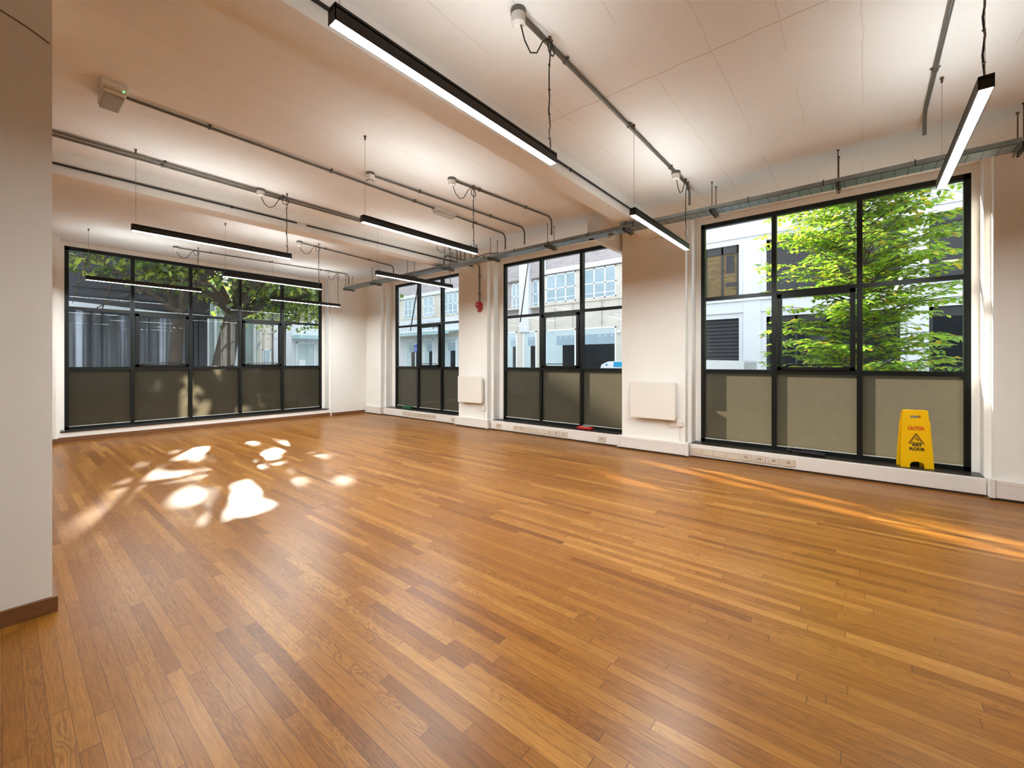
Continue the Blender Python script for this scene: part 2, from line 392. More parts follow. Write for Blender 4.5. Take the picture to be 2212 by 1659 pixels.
# near pier on the left edge of the view, with its crack and skirting
b = MB().box(-1.2, .186, 3.635, 4.3, 0, ZC)
b.build('pillar', m_wall, kind='structure')
b = MB()
pts = [(-.2, 3.632, 3.452), (-.08, 3.632, 3.405), (.02, 3.632, 3.37), (.09, 3.632, 3.345), (.15, 3.632, 3.315), (.175, 3.632, 3.30)]
b.tube(pts, .003, 5)
o = b.build('crack', pmat('plaster_crack', (.16, .10, .05, 1), .9)); o['kind'] = 'structure'

b = MB()
b.box(-5.2, .64, YP-.022, YP, 0, .088); b.box(.618, .70, YP-.001, YP, 0, .088)
b.box(.64, 5.69, YS-.022, YS, 0, .088); b.box(5.69, XP-.06, YP-.022, YP, 0, .088)
b.build('baseboard_left', m_skirt, kind='structure')
MB().box(-1.2, .208, 3.612, 3.635, 0, .088).box(.186, .208, 3.635, 4.3, 0, .088).build('baseboard_pillar', m_skirt, kind='structure')

ST(MB().box(-5.2, XP+.05, 2.485, 2.722, 3.462, ZC+.02).build('ceiling_beam', m_wall), 'near white ceiling beam running to the wider pier')
ST(MB().box(-5.2, XP+.05, 6.635, 6.90, 3.468, ZC+.02).build('ceiling_beam', m_wall), 'far white ceiling beam running to the pier with the red alarm')
ST(MB().box(5.79, XO-.1, 3.19, 3.28, 3.36, ZC+.02).build('ceiling_downstand', m_wall), 'small white downstand above the cable tray')

# dark sills
MB().box(6.785, XW+.02, -1.02, 2.045, ZB-.004, ZB).build('trim_1', m_sill, kind='structure')
MB().box(6.785, XW+.02, 3.205, 6.20, ZB-.004, ZB).build('trim_2', m_sill, kind='structure')
MB().box(6.785, XW+.02, 7.25, 10.25, ZB-.004, ZB).build('trim_3', m_sill, kind='structure')
MB().box(.667, 5.66, YS-.01, YWn+.02, .175, .195).build('trim_4', m_sill, kind='structure')

# ------------------------------------------------------------------ windows
def window(n, label, fwd, a0, a1, muls, sash_ids, zb, zh, ztr, zmr):
    """fwd(a, d, z): a along the wall, d depth out of the room from the window plane"""
    w = empty('window_%d' % n, fwd((a0+a1)/2, .03, zb), label, None, None, 'structure')
    def bx(mb, a, b_, d0, d1, z0, z1):
        p, q = fwd(a, d0, z0), fwd(b_, d1, z1)
        mb.box(min(p[0],q[0]), max(p[0],q[0]), min(p[1],q[1]), max(p[1],q[1]), z0, z1)
    fw = .058
    f = MB(); bx(f, a0, a1, 0, .075, zb, zb+.05); bx(f, a0, a1, 0, .075, zh-.065, zh); bx(f, a0, a0+fw, 0, .075, zb, zh); bx(f, a1-fw, a1, 0, .075, zb, zh)
    f.build('frame', m_frame, w)
    for c in muls:
        g = MB(); bx(g, c-.029, c+.029, -.006, .09, zb+.05, zh-.065); g.build('mullion', m_frame, w)
    edges = [a0+fw] + sum(([c-.029, c+.029] for c in muls), []) + [a1-fw]
    for i in range(len(muls)+1):
        l, r = edges[2*i], edges[2*i+1]
        t = MB(); bx(t, l, r, .005, .07, ztr-.026, ztr+.026); t.build('transom', m_frame, w)
        t = MB(); bx(t, l, r, .0, .075, zmr-.03, zmr+.03); t.build('transom', m_frame, w)
        g = MB(); bx(g, l, r, .045, .051, ztr+.026, zh-.065); g.build('pane', m_glass, w)
        # film panel: a sheet bonded on the lower glass
        p = [fwd(l, .046, zb+.05), fwd(r, .046, zb+.05), fwd(r, .046, zmr-.03), fwd(l, .046, zmr-.03)]
        MB().add(p, [(0,1,2,3)]).build('frosted_panel', m_film, w)
        t = MB(); bx(t, l, r, .02, .046, zb+.05, zb+.058); t.build('glazing_bead', m_wht, w)
        if i in sash_ids:
            s = MB(); sw = .055
            zl, zu = zmr+.03, ztr-.026
            bx(s, l+.012, l+.012+sw, -.03, .05, zl, zu); bx(s, r-.012-sw, r-.012, -.03, .05, zl, zu)
            bx(s, l+.012, r-.012, -.03, .05, zu-sw, zu); bx(s, l+.012, r-.012, -.03, .05, zl, zl+.04)
            so = s.build('sash', m_frame, w)
            g = MB(); bx(g, l+.012+sw, r-.012-sw, .02, .026, zl+.04, zu-sw); g.build('pane', m_glass, so)
            h = MB()
            L_, R_ = l+.10, r-.10
            h.tube([fwd(L_, -.035, zl+.045), fwd(L_+.05, -.045, zl+.075), fwd(R_-.05, -.045, zl+.075), fwd(R_, -.035, zl+.045)], .008, 8)
            bx(h, L_-.03, L_+.05, -.045, -.03, zl+.02, zl+.05); bx(h, R_-.05, R_+.03, -.045, -.03, zl+.02, zl+.05)
            h.build('handle', m_frame, so)
        else:
            g = MB(); bx(g, l, r, .045, .051, zmr+.03, ztr-.026); g.build('pane', m_glass, w)
    return w
fr = lambda a, d, z: (XW+d, a, z)
fl = lambda a, d, z: (a, YWn+d, z)
window(1, 'wide black window of five bays in the far wall', fl, .735, 5.588, [1.69, 2.655, 3.62, 4.575], (1, 3), .195, 3.62, 2.475, 1.335)
window(2, 'black three bay window nearest the room corner', fr, 7.26, 10.105, [8.15, 9.09], (1,), ZB, ZH, 2.44, 1.315)
window(3, 'black three bay window between the two piers with heaters', fr, 3.21, 6.09, [4.13, 5.08], (1,), ZB, ZH, 2.44, 1.315)
window(4, 'black three bay window with the tree outside and wet floor sign', fr, -.955, 1.965, [.028, .975], (1,), ZB, ZH, 2.44, 1.315)

# ------------------------------------------------------------------ dado trunking with sockets
def trunking(label, runs, plates, loc):
    t = empty('dado_trunking', loc, label, 'trunking')
    b = MB()
    for x, y0, y1, zt in runs:
        b.bbox(x, x+.06, y0, y1, .022, zt, .006); b.box(x-.003, x, y0, y1, zt-.05, zt-.046); b.box(x-.003, x, y0, y1, .05, .053)
    b.build('casing', m_trunk, t)
    for x, y0, y1, zt in runs:
        MB().box(x+.015, x+.06, y0+.01, y1-.01, 0, .022).build('base_gap', m_dark, t)
    for y, z, sw in plates:
        x = runs[0][0]
        q = MB().bbox(x-.012, x-.002, y-.072, y+.072, z-.042, z+.042, .003)
        q.box(x-.0035, x-.0025, y-.076, y+.076, z-.046, z+.046, 1)
        if sw:
            for s in (-1, 1):
                for dy, dz in ((0, .010), (-.011, -.012), (.011, -.012)): q.box(x-.0127, x-.0119, y+s*.045+dy-.0025, y+s*.045+dy+.0025, z+dz-.004, z+dz+.004, 1)
                q.box(x-.015, x-.0119, y+s*.011-.0045, y+s*.011+.0045, z+.002, z+.026, 2)
            q.box(x-.0127, x-.0119, y-.018, y+.018, z-.008, z-.003, 2)
        else:
            for k in range(-4, 5): q.box(x-.0127, x-.0119, y+k*.014-.002, y+k*.014+.002, z-.006, z-.003, 1)
        q.build('socket_plate', [m_plate, m_hole, m_redsw], t)
    return t
TF = 6.745
trunking('long white trunking under the window with the yellow sign', [(TF, -1.03, 2.04, .20)],
         [(1.94, .095, 0), (1.775, .095, 0), (1.607, .095, 0), (1.44, .095, 0), (1.27, .095, 1), (1.103, .095, 1), (.934, .095, 1), (.766, .095, 1)], (TF, .5, 0))
trunking('white trunking under the window with the red box on its sill', [(TF, 3.21, 6.20, .20)],
         [(5.96, .097, 1), (5.49, .097, 1), (5.325, .097, 1), (5.16, .097, 0), (4.99, .097, 0), (4.82, .097, 0), (4.653, .097, 1), (4.487, .097, 1), (4.32, .097, 1), (3.535, .095, 1)], (TF, 4.7, 0))
trunking('white trunking under the window nearest the room corner', [(TF, 7.25, 10.25, .20)],
         [(9.275, .115, 0), (9.10, .115, 0), (8.925, .115, 0), (8.757, .115, 0), (8.59, .115, 1), (8.425, .115, 1), (8.255, .115, 1), (8.085, .115, 1), (7.373, .1, 1)], (TF, 8.7, 0))
for lab, y0, y1, nm in (('short white trunking around the pier beside the yellow sign window, far right', -5.0, -1.035, 0),
                    ('short white trunking around the wider pier between two big windows', 2.045, 3.205, 0),
                    ('short white trunking around the pier below the red alarm', 6.205, 7.245, 0),
                    ('short white trunking in the far room corner', 10.255, 11.02, 0)):
    t = empty('dado_trunking', (6.66, (y0+y1)/2, 0), lab, 'trunking')
    MB().bbox(6.665, 6.729, y0, y1, .022, .215, .008).build('casing', m_trunk, t)
    MB().box(6.68, 6.729, y0+.01, y1-.01, 0, .022).build('base_gap', m_dark, t)
    if y0 > -4: MB().bbox(6.655, 6.729, y0-.004, y0+.045, .02, .222, .006).build('end_cover', m_trunk, t)
    if y1 < 11: MB().bbox(6.655, 6.729, y1-.045, y1+.004, .02, .222, .006).build('end_cover', m_trunk, t)
    MB().box(6.662, 6.665, y0+.05, y1-.05, .168, .171).build('lid_joint', m_plate, t)

# ------------------------------------------------------------------ panel heaters and their spurs
def heater(y0, y1, z0, z1, label):
    h = empty('panel_heater', (6.62, (y0+y1)/2, z0), label, 'heater', 'panel heaters on the piers')
    MB().bbox(6.615, 6.632, y0, y1, z0, z1, .004).build('front_panel', m_heat, h)
    MB().bbox(6.640, 6.70, y0+.03, y1-.03, z0+.03, z1-.02, .006).build('back_case', m_wht, h)
    MB().box(6.632, 6.640, y0+.06, y1-.06, z0+.06, z1-.06).box(6.70, 6.73, y0+.1, y0+.14, z0+.05, z1-.05).box(6.70, 6.73, y1-.14, y1-.1, z0+.05, z1-.05).build('bracket', m_wht, h)
    MB().bbox(6.635, 6.665, y0-.012, y0+.02, z0+.04, z1-.015, .004).build('side_control', m_wht, h)
    return h
heater(2.225, 2.955, .553, 1.14, 'white glass panel heater on the wider pier beside the red box window')
heater(6.345, 7.09, .56, 1.142, 'white glass panel heater on the pier below the red alarm')
def spur(y, z, zb, label):
    s = empty('fused_spur', (6.72, y, z), label, 'switch')
    MB().bbox(6.695, 6.73, y-.043, y+.043, z-.043, z+.043, .005).build('plate', m_wht, s)
    MB().box(6.712, 6.73, y+.005, y+.025, zb, z-.043).build('cover_strip', m_wht, s)
    c = MB(); c.tube([(6.70, y+.02, z+.02), (6.69, y+.08, z-.05), (6.705, y+.16, z-.07), (6.705, y+.2, z-.02), (6.715, y+.21, z+.035)], .004, 6); c.build('cable', m_cream, s)
spur(2.178, .50, .224, 'small white fused switch below the heater on the wider pier')
spur(6.36, .44, .224, 'small white fused switch below the heater under the red alarm')

# ------------------------------------------------------------------ linear pendant lamps
ZT, ZL = 2.912, 2.842
def rose(mb_s, mb_w, x, y, drop=.10):
    mb_s.lathe((x, y, ZC-.032), [(.047, 0), (.05, .004), (.05, .031)], 18)
    mb_w.lathe((x, y, ZC-drop), [(.030, 0), (.044, .012), (.047, .05), (.047, drop-.032)], 18)
def cable_path(rx, ry, lx, ly, ztop):
    """from the rose down, sagging to the conduit, a loop, then down to the lamp with small waves"""
    d = Vector((lx-rx, ly-ry, 0)); pts = []
    rz = ZC-.103
    for t, z in ((0, rz), (.12, rz-.08), (.3, rz-.13), (.5, rz-.10), (.68, rz+.0), (.82, rz+.05), (.93, rz+.045)):
        pts.append((rx+d.x*t, ry+d.y*t-.02, z))
    lc = Vector((rx+d.x*.9, ry+d.y*.9-.03, ZC-.115))
    for k in range(0, 11):
        a = PI/2 - 2*PI*k/10
        pts.append((lc.x+.045*math.cos(a), lc.y-.002*k, lc.z+.05*math.sin(a)))
    pts.append((lx-.01, ly-.02, ZC-.09))
    n = 14
    for k in range(1, n+1):
        t = k/n; z = ZC-.12 + (ztop-(ZC-.12))*t
        pts.append((lx+.006*math.sin(k*2.1)+(.012*math.sin(t*PI*3) if t > .6 else 0), ly+.004*math.cos(k*1.7), z))
    return pts
def lamp(x0, yc, label, rose_xy=None, cable_left=False, L=1.615):
    l = empty('pendant_light', (x0+L/2, yc, ZL), label, 'lamp', 'linear pendant lights under the ceiling')
    x1 = x0+L; w = .029
    b = MB(); b.box(x0, x1, yc-w, yc-w+.004, ZL, ZT); b.box(x0, x1, yc+w-.004, yc+w, ZL, ZT); b.box(x0, x0+.004, yc-w, yc+w, ZL, ZT); b.box(x1-.004, x1, yc-w, yc+w, ZL, ZT)
    b.box(x0, x1, yc-w, yc+w, ZT-.02, ZT-.012)
    b.build('housing', m_lampblk, l)
    MB().box(x0+.004, x1-.004, yc-w+.003, yc+w-.003, ZL+.001, ZL+.006).build('diffuser', m_emit, l)
    MB().box(x0+.05, x1-.05, yc-w+.005, yc+w-.005, ZT-.012, ZT-.008).build('uplight', m_up, l)
    for x in (x0+.035, x1-.05):
        MB().tube([(x, yc, ZT-.01), (x, yc, ZC-.03)], .0016, 6).build('suspension_wire', m_wire, l)
        MB().lathe((x, yc, ZC-.045), [(.004, 0), (.008, .01), (.008, .03), (.013, .035), (.013, .045)], 10).build('wire_gripper', m_rod, l)
    if rose_xy:
        cx = x0+.06 if cable_left else x1-.055
        MB().tube(cable_path(rose_xy[0], rose_xy[1], cx, yc, ZT-.01), .0048, 7).build('power_cable', m_cable, l)
        for i in range(4):
            z = ZC-.2-.17*i; k = MB(); k.lathe((cx, yc, z), [(.007, 0), (.009, .004), (.007, .008)], 8); k.box(cx+.004, cx+.016, yc-.002, yc+.002, z+.002, z+.006)
            k.build('cable_tie', m_cable, l)
    return l
lamp(.86, 1.672, 'largest looking black linear lamp hanging over the near beam at upper middle', (2.114, 1.70))
lamp(3.80, 1.672, 'black linear lamp hanging in front of the wider pier between big windows', (5.09, 1.71))
lamp(3.19, -.485, 'black linear lamp pointing at the yellow sign window at upper right', (2.85, -.42), True)
lamp(.868, 5.93, 'black linear lamp below the double conduit at upper left', (2.147, 6.04))
lamp(2.275, 3.82, 'black linear lamp in the middle, just below the small emergency light', (3.517, 3.875))
lamp(3.79, 5.95, 'black linear lamp crossing the window nearest the room corner', (5.1, 6.06))
lamp(.896, 10.06, 'small looking black linear lamp in front of the far wide window, leftmost there', (2.163, 10.28))
lamp(2.274, 7.95, 'black linear lamp just under the head of the far wide window', (3.537, 8.09))
lamp(3.80, 10.10, 'small looking black linear lamp overlapping the right end of the far wide window', (5.1, 10.12))

# ------------------------------------------------------------------ conduits on the ceiling
def bend(p, q, r_, n=6):
    """quarter bend: p straight end (dir X) to vertical at q.x"""
    return [(p[0]+r_*math.sin(a), p[1], p[2]-r_*(1-math.cos(a))) for a in [PI/2*k/n for k in range(n+1)]]
ZP = ZC-.022
def conduit(label, p0, p1, end_z=None, r=.013, roses=(), clips=None, br=.09, zp=ZP, gap=None):
    c = empty('conduit', (p0[0], p0[1], zp), label, 'conduit')
    pts = [(p0[0], p0[1], zp)]
    if end_z is not None:
        a = (p1[0]-br, p1[1], zp); n = 7
        pts += [(a[0]-.02, a[1], zp)]
        pts += [(a[0]+br*math.sin(PI/2*k/n), a[1], zp-br*(1-math.cos(PI/2*k/n))) for k in range(n+1)]
        pts += [(p1[0], p1[1], end_z)]
    else: pts += [(p1[0], p1[1], zp)]
    if gap:
        MB().tube([pts[0], (gap[0], p0[1], zp)], r, 10).build('pipe', m_steel, c)
        pts[0] = (gap[1], p0[1], zp)
    MB().tube(pts, r, 10).build('pipe', m_steel, c)
    if clips is None:
        n = max(2, int((p1[0]-p0[0])/1.15)); clips = [p0[0] + (p1[0]-p0[0]-.15)*(k+.5)/n for k in range(n)]
    for x in clips:
        t = (x-p0[0])/(p1[0]-p0[0]); y = p0[1]+(p1[1]-p0[1])*t
        k = MB(); k.lathe((x-.012, y, zp), [(r+.002, 0), (r+.006, .002), (r+.006, .022), (r+.002, .024)], 10, 'x'); k.box(x-.01, x+.01, y-.03, y+.03, ZC-.008, ZC-.001)
        k.build('saddle_clip', m_steel, c)
    for x, y in roses:
        s, w = MB(), MB(); rose(s, w, x, y)
        o = s.build('conduit_box', m_steel, c); w.build('rose_cover', m_wht, o)
    return c
conduit('steel conduit from the white speaker box past the emergency light to the tray', (.662, 4.79), (5.60, 4.795), 3.42, gap=(3.998, 4.392))
conduit('steel conduit from the round smoke detector to the tray', (2.854, 4.515), (5.56, 4.34), 3.42)
conduit('steel conduit feeding the middle lamp and bending to the tray', (3.517, 3.875), (5.42, 3.70), 3.42, roses=[(3.517, 3.875)])
conduit('long steel conduit over the right half feeding two lamps with white roses', (2.114, 1.70), (5.60, 1.70), 3.46, r=.0145, roses=[(2.114, 1.70), (5.09, 1.70)])
conduit('steel conduit crossing the ceiling at top right', (1.6, -.42), (5.30, -.43), 3.50, r=.0145, roses=[(2.85, -.42)])
conduit('upper steel conduit of the pair at upper left', (-4.5, 6.00), (5.72, 6.05), 3.44, roses=[(2.147, 6.035)])
conduit('lower steel conduit of the pair at upper left', (-4.5, 6.115), (5.72, 6.15), 3.44)
conduit('steel conduit behind the far beam feeding the lamp below the far window head', (3.537, 8.075), (5.80, 8.38), 3.40, r=.012, roses=[(3.537, 8.075)])
conduit('farthest steel conduit along the head of the far wide window', (2.163, 10.29), (5.62, 10.05), 3.42, r=.012, roses=[(2.163, 10.29), (5.1, 10.09)])
# hooked conduit from the tray to the red alarm
c = empty('conduit', (6.70, 6.49, 2.8), 'steel conduit hooking from the tray down to the red alarm', 'conduit')
b = MB()
p = [(5.74, 6.56, 3.40), (5.74, 6.56, 3.52)]
p += [(5.74+.12*(1-math.cos(a)), 6.56, 3.52+.12*math.sin(a)) for a in [PI/2*k/6 for k in range(1, 7)]]
p += [(6.55, 6.50, 3.62)] + [(6.60+.10*math.sin(a), 6.49, 3.52+.10*math.cos(a)) for a in [PI/2*k/6 for k in range(1, 7)]] + [(6.70, 6.49, 2.80)]
b.tube(p, .014, 10); b.build('pipe', m_steel, c)
b = MB()
for z in (3.35, 2.95): b.box(6.685, 6.73, 6.46, 6.52, z, z+.02); b.lathe((6.70, 6.49, z-.003), [(.018, 0), (.018, .026)], 10)
b.build('saddle_clip', m_steel, c)

# round smoke detector
d = empty('smoke_detector', (2.80, 4.515, ZC-.09), 'round white smoke detector at the end of a conduit', 'smoke detector')
b = MB(); b.lathe((2.80, 4.515, ZC-.032), [(.05, 0), (.05, .032)], 18); b.build('base', m_steel, d)
b = MB(); b.lathe((2.80, 4.515, ZC-.115), [(.022, 0), (.036, .012), (.04, .03), (.052, .04), (.052, .083)], 20); b.build('body', m_wht, d)
b = MB()
for k in range(8):
    a = 2*PI*k/8; b.obox(Matrix.Translation((2.80+.039*math.cos(a), 4.515+.039*math.sin(a), ZC-.095)) @ Matrix.Rotation(a, 4, 'Z'), .006, .016, .012)
b.build('vent', m_dark, d)

# speaker / emergency unit at the end of the first conduit
d = empty('ceiling_unit', (.585, 4.83, ZC-.07), 'boxy white ceiling unit with grey lens and green indicator at upper left', 'ceiling unit')
MB().bbox(.50, .66, 4.62, 4.75, ZC-.045, ZC, .006).bbox(.515, .655, 4.66, 4.99, ZC-.075, ZC-.02, .006).build('housing', m_wht, d)
MB().bbox(.523, .647, 4.70, 4.98, ZC-.098, ZC-.073, .006).build('lens', m_greyl, d)
MB().box(.52, .65, 4.658, 4.66, ZC-.062, ZC-.038).build('trim_line', m_dark, d)
MB().bbox(.522, .648, 4.652, 4.659, ZC-.06, ZC-.04, .002).build('front_strip', m_plate, d)
MB().lathe((.635, 4.652, ZC-.05), [(.006, 0), (.006, -.002)], 10, 'y').build('indicator', m_led, d)

# emergency bulkhead light
d = empty('emergency_light', (4.2, 4.79, ZC-.07), 'small oblong emergency light fixed on the ceiling conduit', 'emergency light')
MB().bbox(4.0, 4.39, 4.73, 4.85, ZC-.045, ZC-.0, .01).build('housing', m_wht, d)
MB().bbox(4.015, 4.375, 4.738, 4.842, ZC-.085, ZC-.044, .014).build('lens', m_clear, d)
MB().box(4.05, 4.34, 4.775, 4.805, ZC-.087, ZC-.085).build('reflector', m_greyl, d)

# thin black pipes along the beams with a white label
d = empty('black_pipe', (0, 2.47, 3.57), 'thin black pipe along the face of the near beam', 'pipe')
MB().tube([(-4.5, 2.472, 3.575), (6.0, 2.472, 3.575)], .0125, 8).build('tube', m_cable, d)
b = MB()
for x in (-2, 0, 2, 4, 5.8): b.box(x-.01, x+.01, 2.465, 2.485, 3.558, 3.592)
b.build('clip', m_cable, d)
d = empty('black_pipe', (0, 6.62, 3.56), 'thin black pipe along the face of the far beam', 'pipe')
MB().tube([(-4.5, 6.622, 3.572), (6.63, 6.622, 3.572)], .0125, 8).build('tube', m_cable, d)
MB().tube([(2.86, 6.622, 3.572), (3.0, 6.622, 3.572)], .0135, 10).build('label_band', m_wht, d)
b = MB()
for x in (-2, 0, 2, 4, 6): b.box(x-.01, x+.01, 6.615, 6.635, 3.555, 3.589)
b.build('clip', m_cable, d)

# ------------------------------------------------------------------ cable tray on hanger rods
d = empty('cable_tray', (5.765, 4.6, 3.36), 'long perforated steel cable tray hanging before the right windows', 'cable tray')
TX0, TX1, TZ = 5.66, 5.87, 3.36
b = MB(); b.box(TX0, TX1, -4.6, 10.36, TZ, TZ+.004); b.box(TX0, TX0+.004, -4.6, 10.36, TZ, TZ+.05); b.box(TX1-.004, TX1, -4.6, 10.36, TZ, TZ+.05)
b.build('tray', m_tray, d)
for y in (-3.6, -2.34, -1.08, .2, 1.45, 2.6, 3.95, 5.21, 6.46, 7.68, 9.06, 10.3):
    top = 3.465 if 2.485 < y < 2.72 else ZC
    for x in ((TX0+.01, TX1-.01) if y != .2 else (TX0+.01, TX1-.01)):
        MB().tube([(x, y, TZ-.05), (x, y, top-.004)], .005, 7).lathe((x, y, top-.012), [(.012, 0), (.012, .012)], 8).lathe((x, y, TZ-.055), [(.01, 0), (.01, .012)], 6).build('hanger_rod', m_rod, d)
    b = MB(); b.box(TX0-.05, TX1+.05, y-.0205, y+.0205, TZ-.003, TZ); b.box(TX0-.05, TX1+.05, y-.0205, y-.018, TZ-.04, TZ); b.box(TX0-.05, TX1+.05, y+.018, y+.0205, TZ-.04, TZ)
    for i in range(6): b.box(TX0-.03+i*.05, TX0-.005+i*.05, y-.006, y+.006, TZ-.0036, TZ-.003, 1)
    b.build('bracket', [m_steel, m_dark], d)
b = MB()
for i in range(5):
    x = 5.70+.03*i
    b.tube([(x+.012*math.sin(k*1.3+i*2), -4.5+k*.6, TZ+.014+.006*abs(math.sin(k*.9+i))) for k in range(25)], .007, 6)
b.tube([(5.72, 5.0, 3.42), (5.66, 5.25, 3.44), (5.68, 5.6, 3.43), (5.72, 5.9, 3.39)], .008, 6)
b.build('cables', m_cable, d)
b = MB()
for k in range(20): b.box(TX0-.004, TX0+.001, -4+k*.72, -3.99+k*.72, TZ-.003, TZ+.062)
b.build('cable_tie', m_dark, d)
# sensor under the tray
b = MB(); b.bbox(5.80, 5.86, 2.86, 2.95, TZ-.06, TZ-.002, .01)
tag(b.build('sensor', m_wht), 'tiny white sensor box under the cable tray near the near beam', 'sensor')
# loose cream wire end on the pier below the far beam
b = MB(); b.tube([(6.718, 6.93, 3.47), (6.715, 6.92, 3.38), (6.712, 6.965, 3.30), (6.713, 6.95, 3.24), (6.72, 6.88, 3.20), (6.728, 6.86, 3.19)], .005, 6)
tag(b.build('loose_wire', m_cream), 'short cream wire hanging on the pier below the far beam', 'wire')
# three short drop pipes from the pair of conduits near the far beam
b = None
for i, (x, y) in enumerate(((5.72, 5.93), (5.76, 5.80), (5.80, 5.70))):
    b = MB().tube([(x, y, ZC-.002), (x, y, 3.42)], .011 if i else .013, 8).lathe((x, y, 3.405), [(.016, 0), (.016, .02)], 8)
    o = b.build('drop_pipe', m_steel)
    tag(o, ('short vertical steel pipe into the tray, nearest the far beam', 'short vertical steel pipe into the tray, middle one of three', 'short vertical steel pipe into the tray, farthest from the far beam')[i], 'pipe', 'short pipes above the tray')

# red sounder on the pier
d = empty('fire_alarm', (6.70, 6.49, 2.67), 'red round fire alarm sounder on the pier', 'alarm')
MB().lathe((6.73, 6.52, 2.72), [(.075, 0), (.078, -.03), (.07, -.055)], 22, 'x').lathe((6.73, 6.50, 2.62), [(.06, 0), (.062, -.04), (.05, -.06)], 20, 'x').bbox(6.655, 6.73, 6.41, 6.50, 2.60, 2.76, .012).build('body', m_red, d)
MB().lathe((6.676, 6.53, 2.725), [(.03, 0), (.026, -.006)], 14, 'x').lathe((6.671, 6.52, 2.612), [(.032, 0), (.028, -.004)], 14, 'x').build('label_disc', pmat('pale_label', (.55, .42, .40, 1), .5), d)
MB().lathe((6.68, 6.455, 2.71), [(.012, 0), (.006, -.028)], 10, 'x').build('knob', m_red, d)

# ------------------------------------------------------------------ things on the sills
d = empty('red_box', (6.93, 3.99, ZB), 'flat red plastic box lying on the dark sill of the middle right window', 'box')
MB().bbox(6.875, 7.0, 3.83, 4.13, ZB, ZB+.042, .012).build('case', m_redbox, d)
MB().bbox(6.885, 6.99, 3.86, 4.10, ZB+.041, ZB+.05, .004).build('lid', m_redbox, d)
MB().box(6.90, 6.975, 3.89, 4.05, ZB+.05, ZB+.0515).build('label_sheet', m_plate, d)
d = empty('green_box', (6.96, 9.4, ZB), 'small dark green box on the sill of the window nearest the corner', 'box')
MB().bbox(6.90, 7.0, 9.24, 9.58, ZB, ZB+.06, .01).build('case', m_green, d)
MB().bbox(6.895, 7.005, 9.235, 9.585, ZB+.055, ZB+.072, .005).build('lid', m_green, d)
# folded umbrella
d = empty('umbrella', (6.93, .6, ZB), 'folded dark purple umbrella lying on the sill left of the yellow sign', 'umbrella')
P0, P1 = Vector((6.965, .80, ZB+.028)), Vector((6.885, .375, ZB+.03))
b = MB(); n = 10; pts = [P0.lerp(P1, .22+.78*k/n) for k in range(n+1)]
b.tube(pts, [.012, .02, .024, .026, .027, .027, .027, .026, .026, .027, .024], 12); b.build('canopy', m_purple, d)
b = MB(); b.tube([P0.lerp(P1, .05), P0.lerp(P1, .3)], .006, 8); b.build('shaft', m_steel, d)
b = MB(); b.tube([P0.lerp(P1, -.03), P0.lerp(P1, 0), P0.lerp(P1, .1), P0.lerp(P1, .13)], [.014, .022, .022, .012], 10); b.build('handle', m_cable, d)
b = MB(); b.lathe(P0.lerp(P1, .7)-Vector((0, .012, 0)), [(.028, 0), (.030, .008), (.030, .016), (.028, .024)], 12, 'y'); b.build('strap', m_dark, d)

# yellow wet floor sign (A-frame)
def text(body, size, M, mat, name, parent, ext=.0008, bold=.0, sx=1.):
    cu = bpy.data.curves.new('t', 'FONT'); cu.body = body; cu.size = size; cu.align_x = 'CENTER'; cu.align_y = 'CENTER'
    cu.extrude = ext; cu.offset = bold; cu.resolution_u = 3
    o = bpy.data.objects.new('t', cu); COL.objects.link(o)
    dg = bpy.context.evaluated_depsgraph_get(); me = bpy.data.meshes.new_from_object(o.evaluated_get(dg))
    bpy.data.objects.remove(o); bpy.data.curves.remove(cu)
    me.transform(M @ Matrix.Diagonal((sx, 1, 1, 1))); me.materials.clear(); me.materials.append(mat); me.name = name
    q = bpy.data.objects.new(name, me); COL.objects.link(q)
    if parent is not None: q.parent = parent; q.matrix_parent_inverse = Matrix.Translation(-Vector(parent.location))
    return q
SY, SB, STOP = -.487, .205, .872
d = empty('wet_floor_sign', (6.93, SY, SB), 'yellow folding wet floor caution sign standing on the window sill', 'sign')
def leaf_map(x0, x1):
    """u across (-Y is right for the viewer), v up 0..1, t out of the leaf"""
    top = Vector((x1, SY, STOP)); bot = Vector((x0, SY, SB)); up = top-bot; hgt = up.length; upn = up.normalized()
    side = Vector((0, -1, 0)); nrm = side.cross(upn).normalized()
    if nrm.x > 0: nrm = -nrm
    return (lambda u, v, t: tuple(bot + upn*(v*hgt) + side*u + nrm*t)), upn, side, nrm, bot, hgt
def sign_leaf(name, x0, x1, sgn):
    f, upn, side, nrm, bot, hgt = leaf_map(x0, x1)
    b = MB()
    lower = [(-.150, 0), (-.066, 0), (-.063, .06), (-.052, .092), (-.02, .108), (.02, .108), (.052, .092), (.063, .06), (.066, 0), (.150, 0), (.148, .10), (.129, .80), (.122, .84), (-.122, .84), (-.129, .80), (-.148, .10)]
    t0, t1 = (0, .012) if sgn > 0 else (-.012, 0)
    if sgn < 0: bot += Vector((0, .006, 0))
    b.prism(lower, f, t0, t1)
    b.prism([(-.122, .84), (.122, .84), (.118, .868), (-.118, .868)], f, t0, t1)
    b.prism([(-.118, .868), (-.047, .868), (-.047, .918), (-.117, .918)], f, t0, t1)
    b.prism([(.047, .868), (.118, .868), (.117, .918), (.047, .918)], f, t0, t1)
    b.prism([(-.117, .918), (.117, .918), (.115, .97), (.105, .988), (-.105, .988), (-.115, .97)], f, t0, t1)
    k = b.build(name, m_yel, d)
    return f, k, nrm, upn, side, bot, hgt
f, k1, nrm, upn, side, bot, hgt = sign_leaf('front_leaf', 6.895, 6.952, 1)
g, k2, *_ = sign_leaf('rear_leaf', 7.0, 6.966, -1)
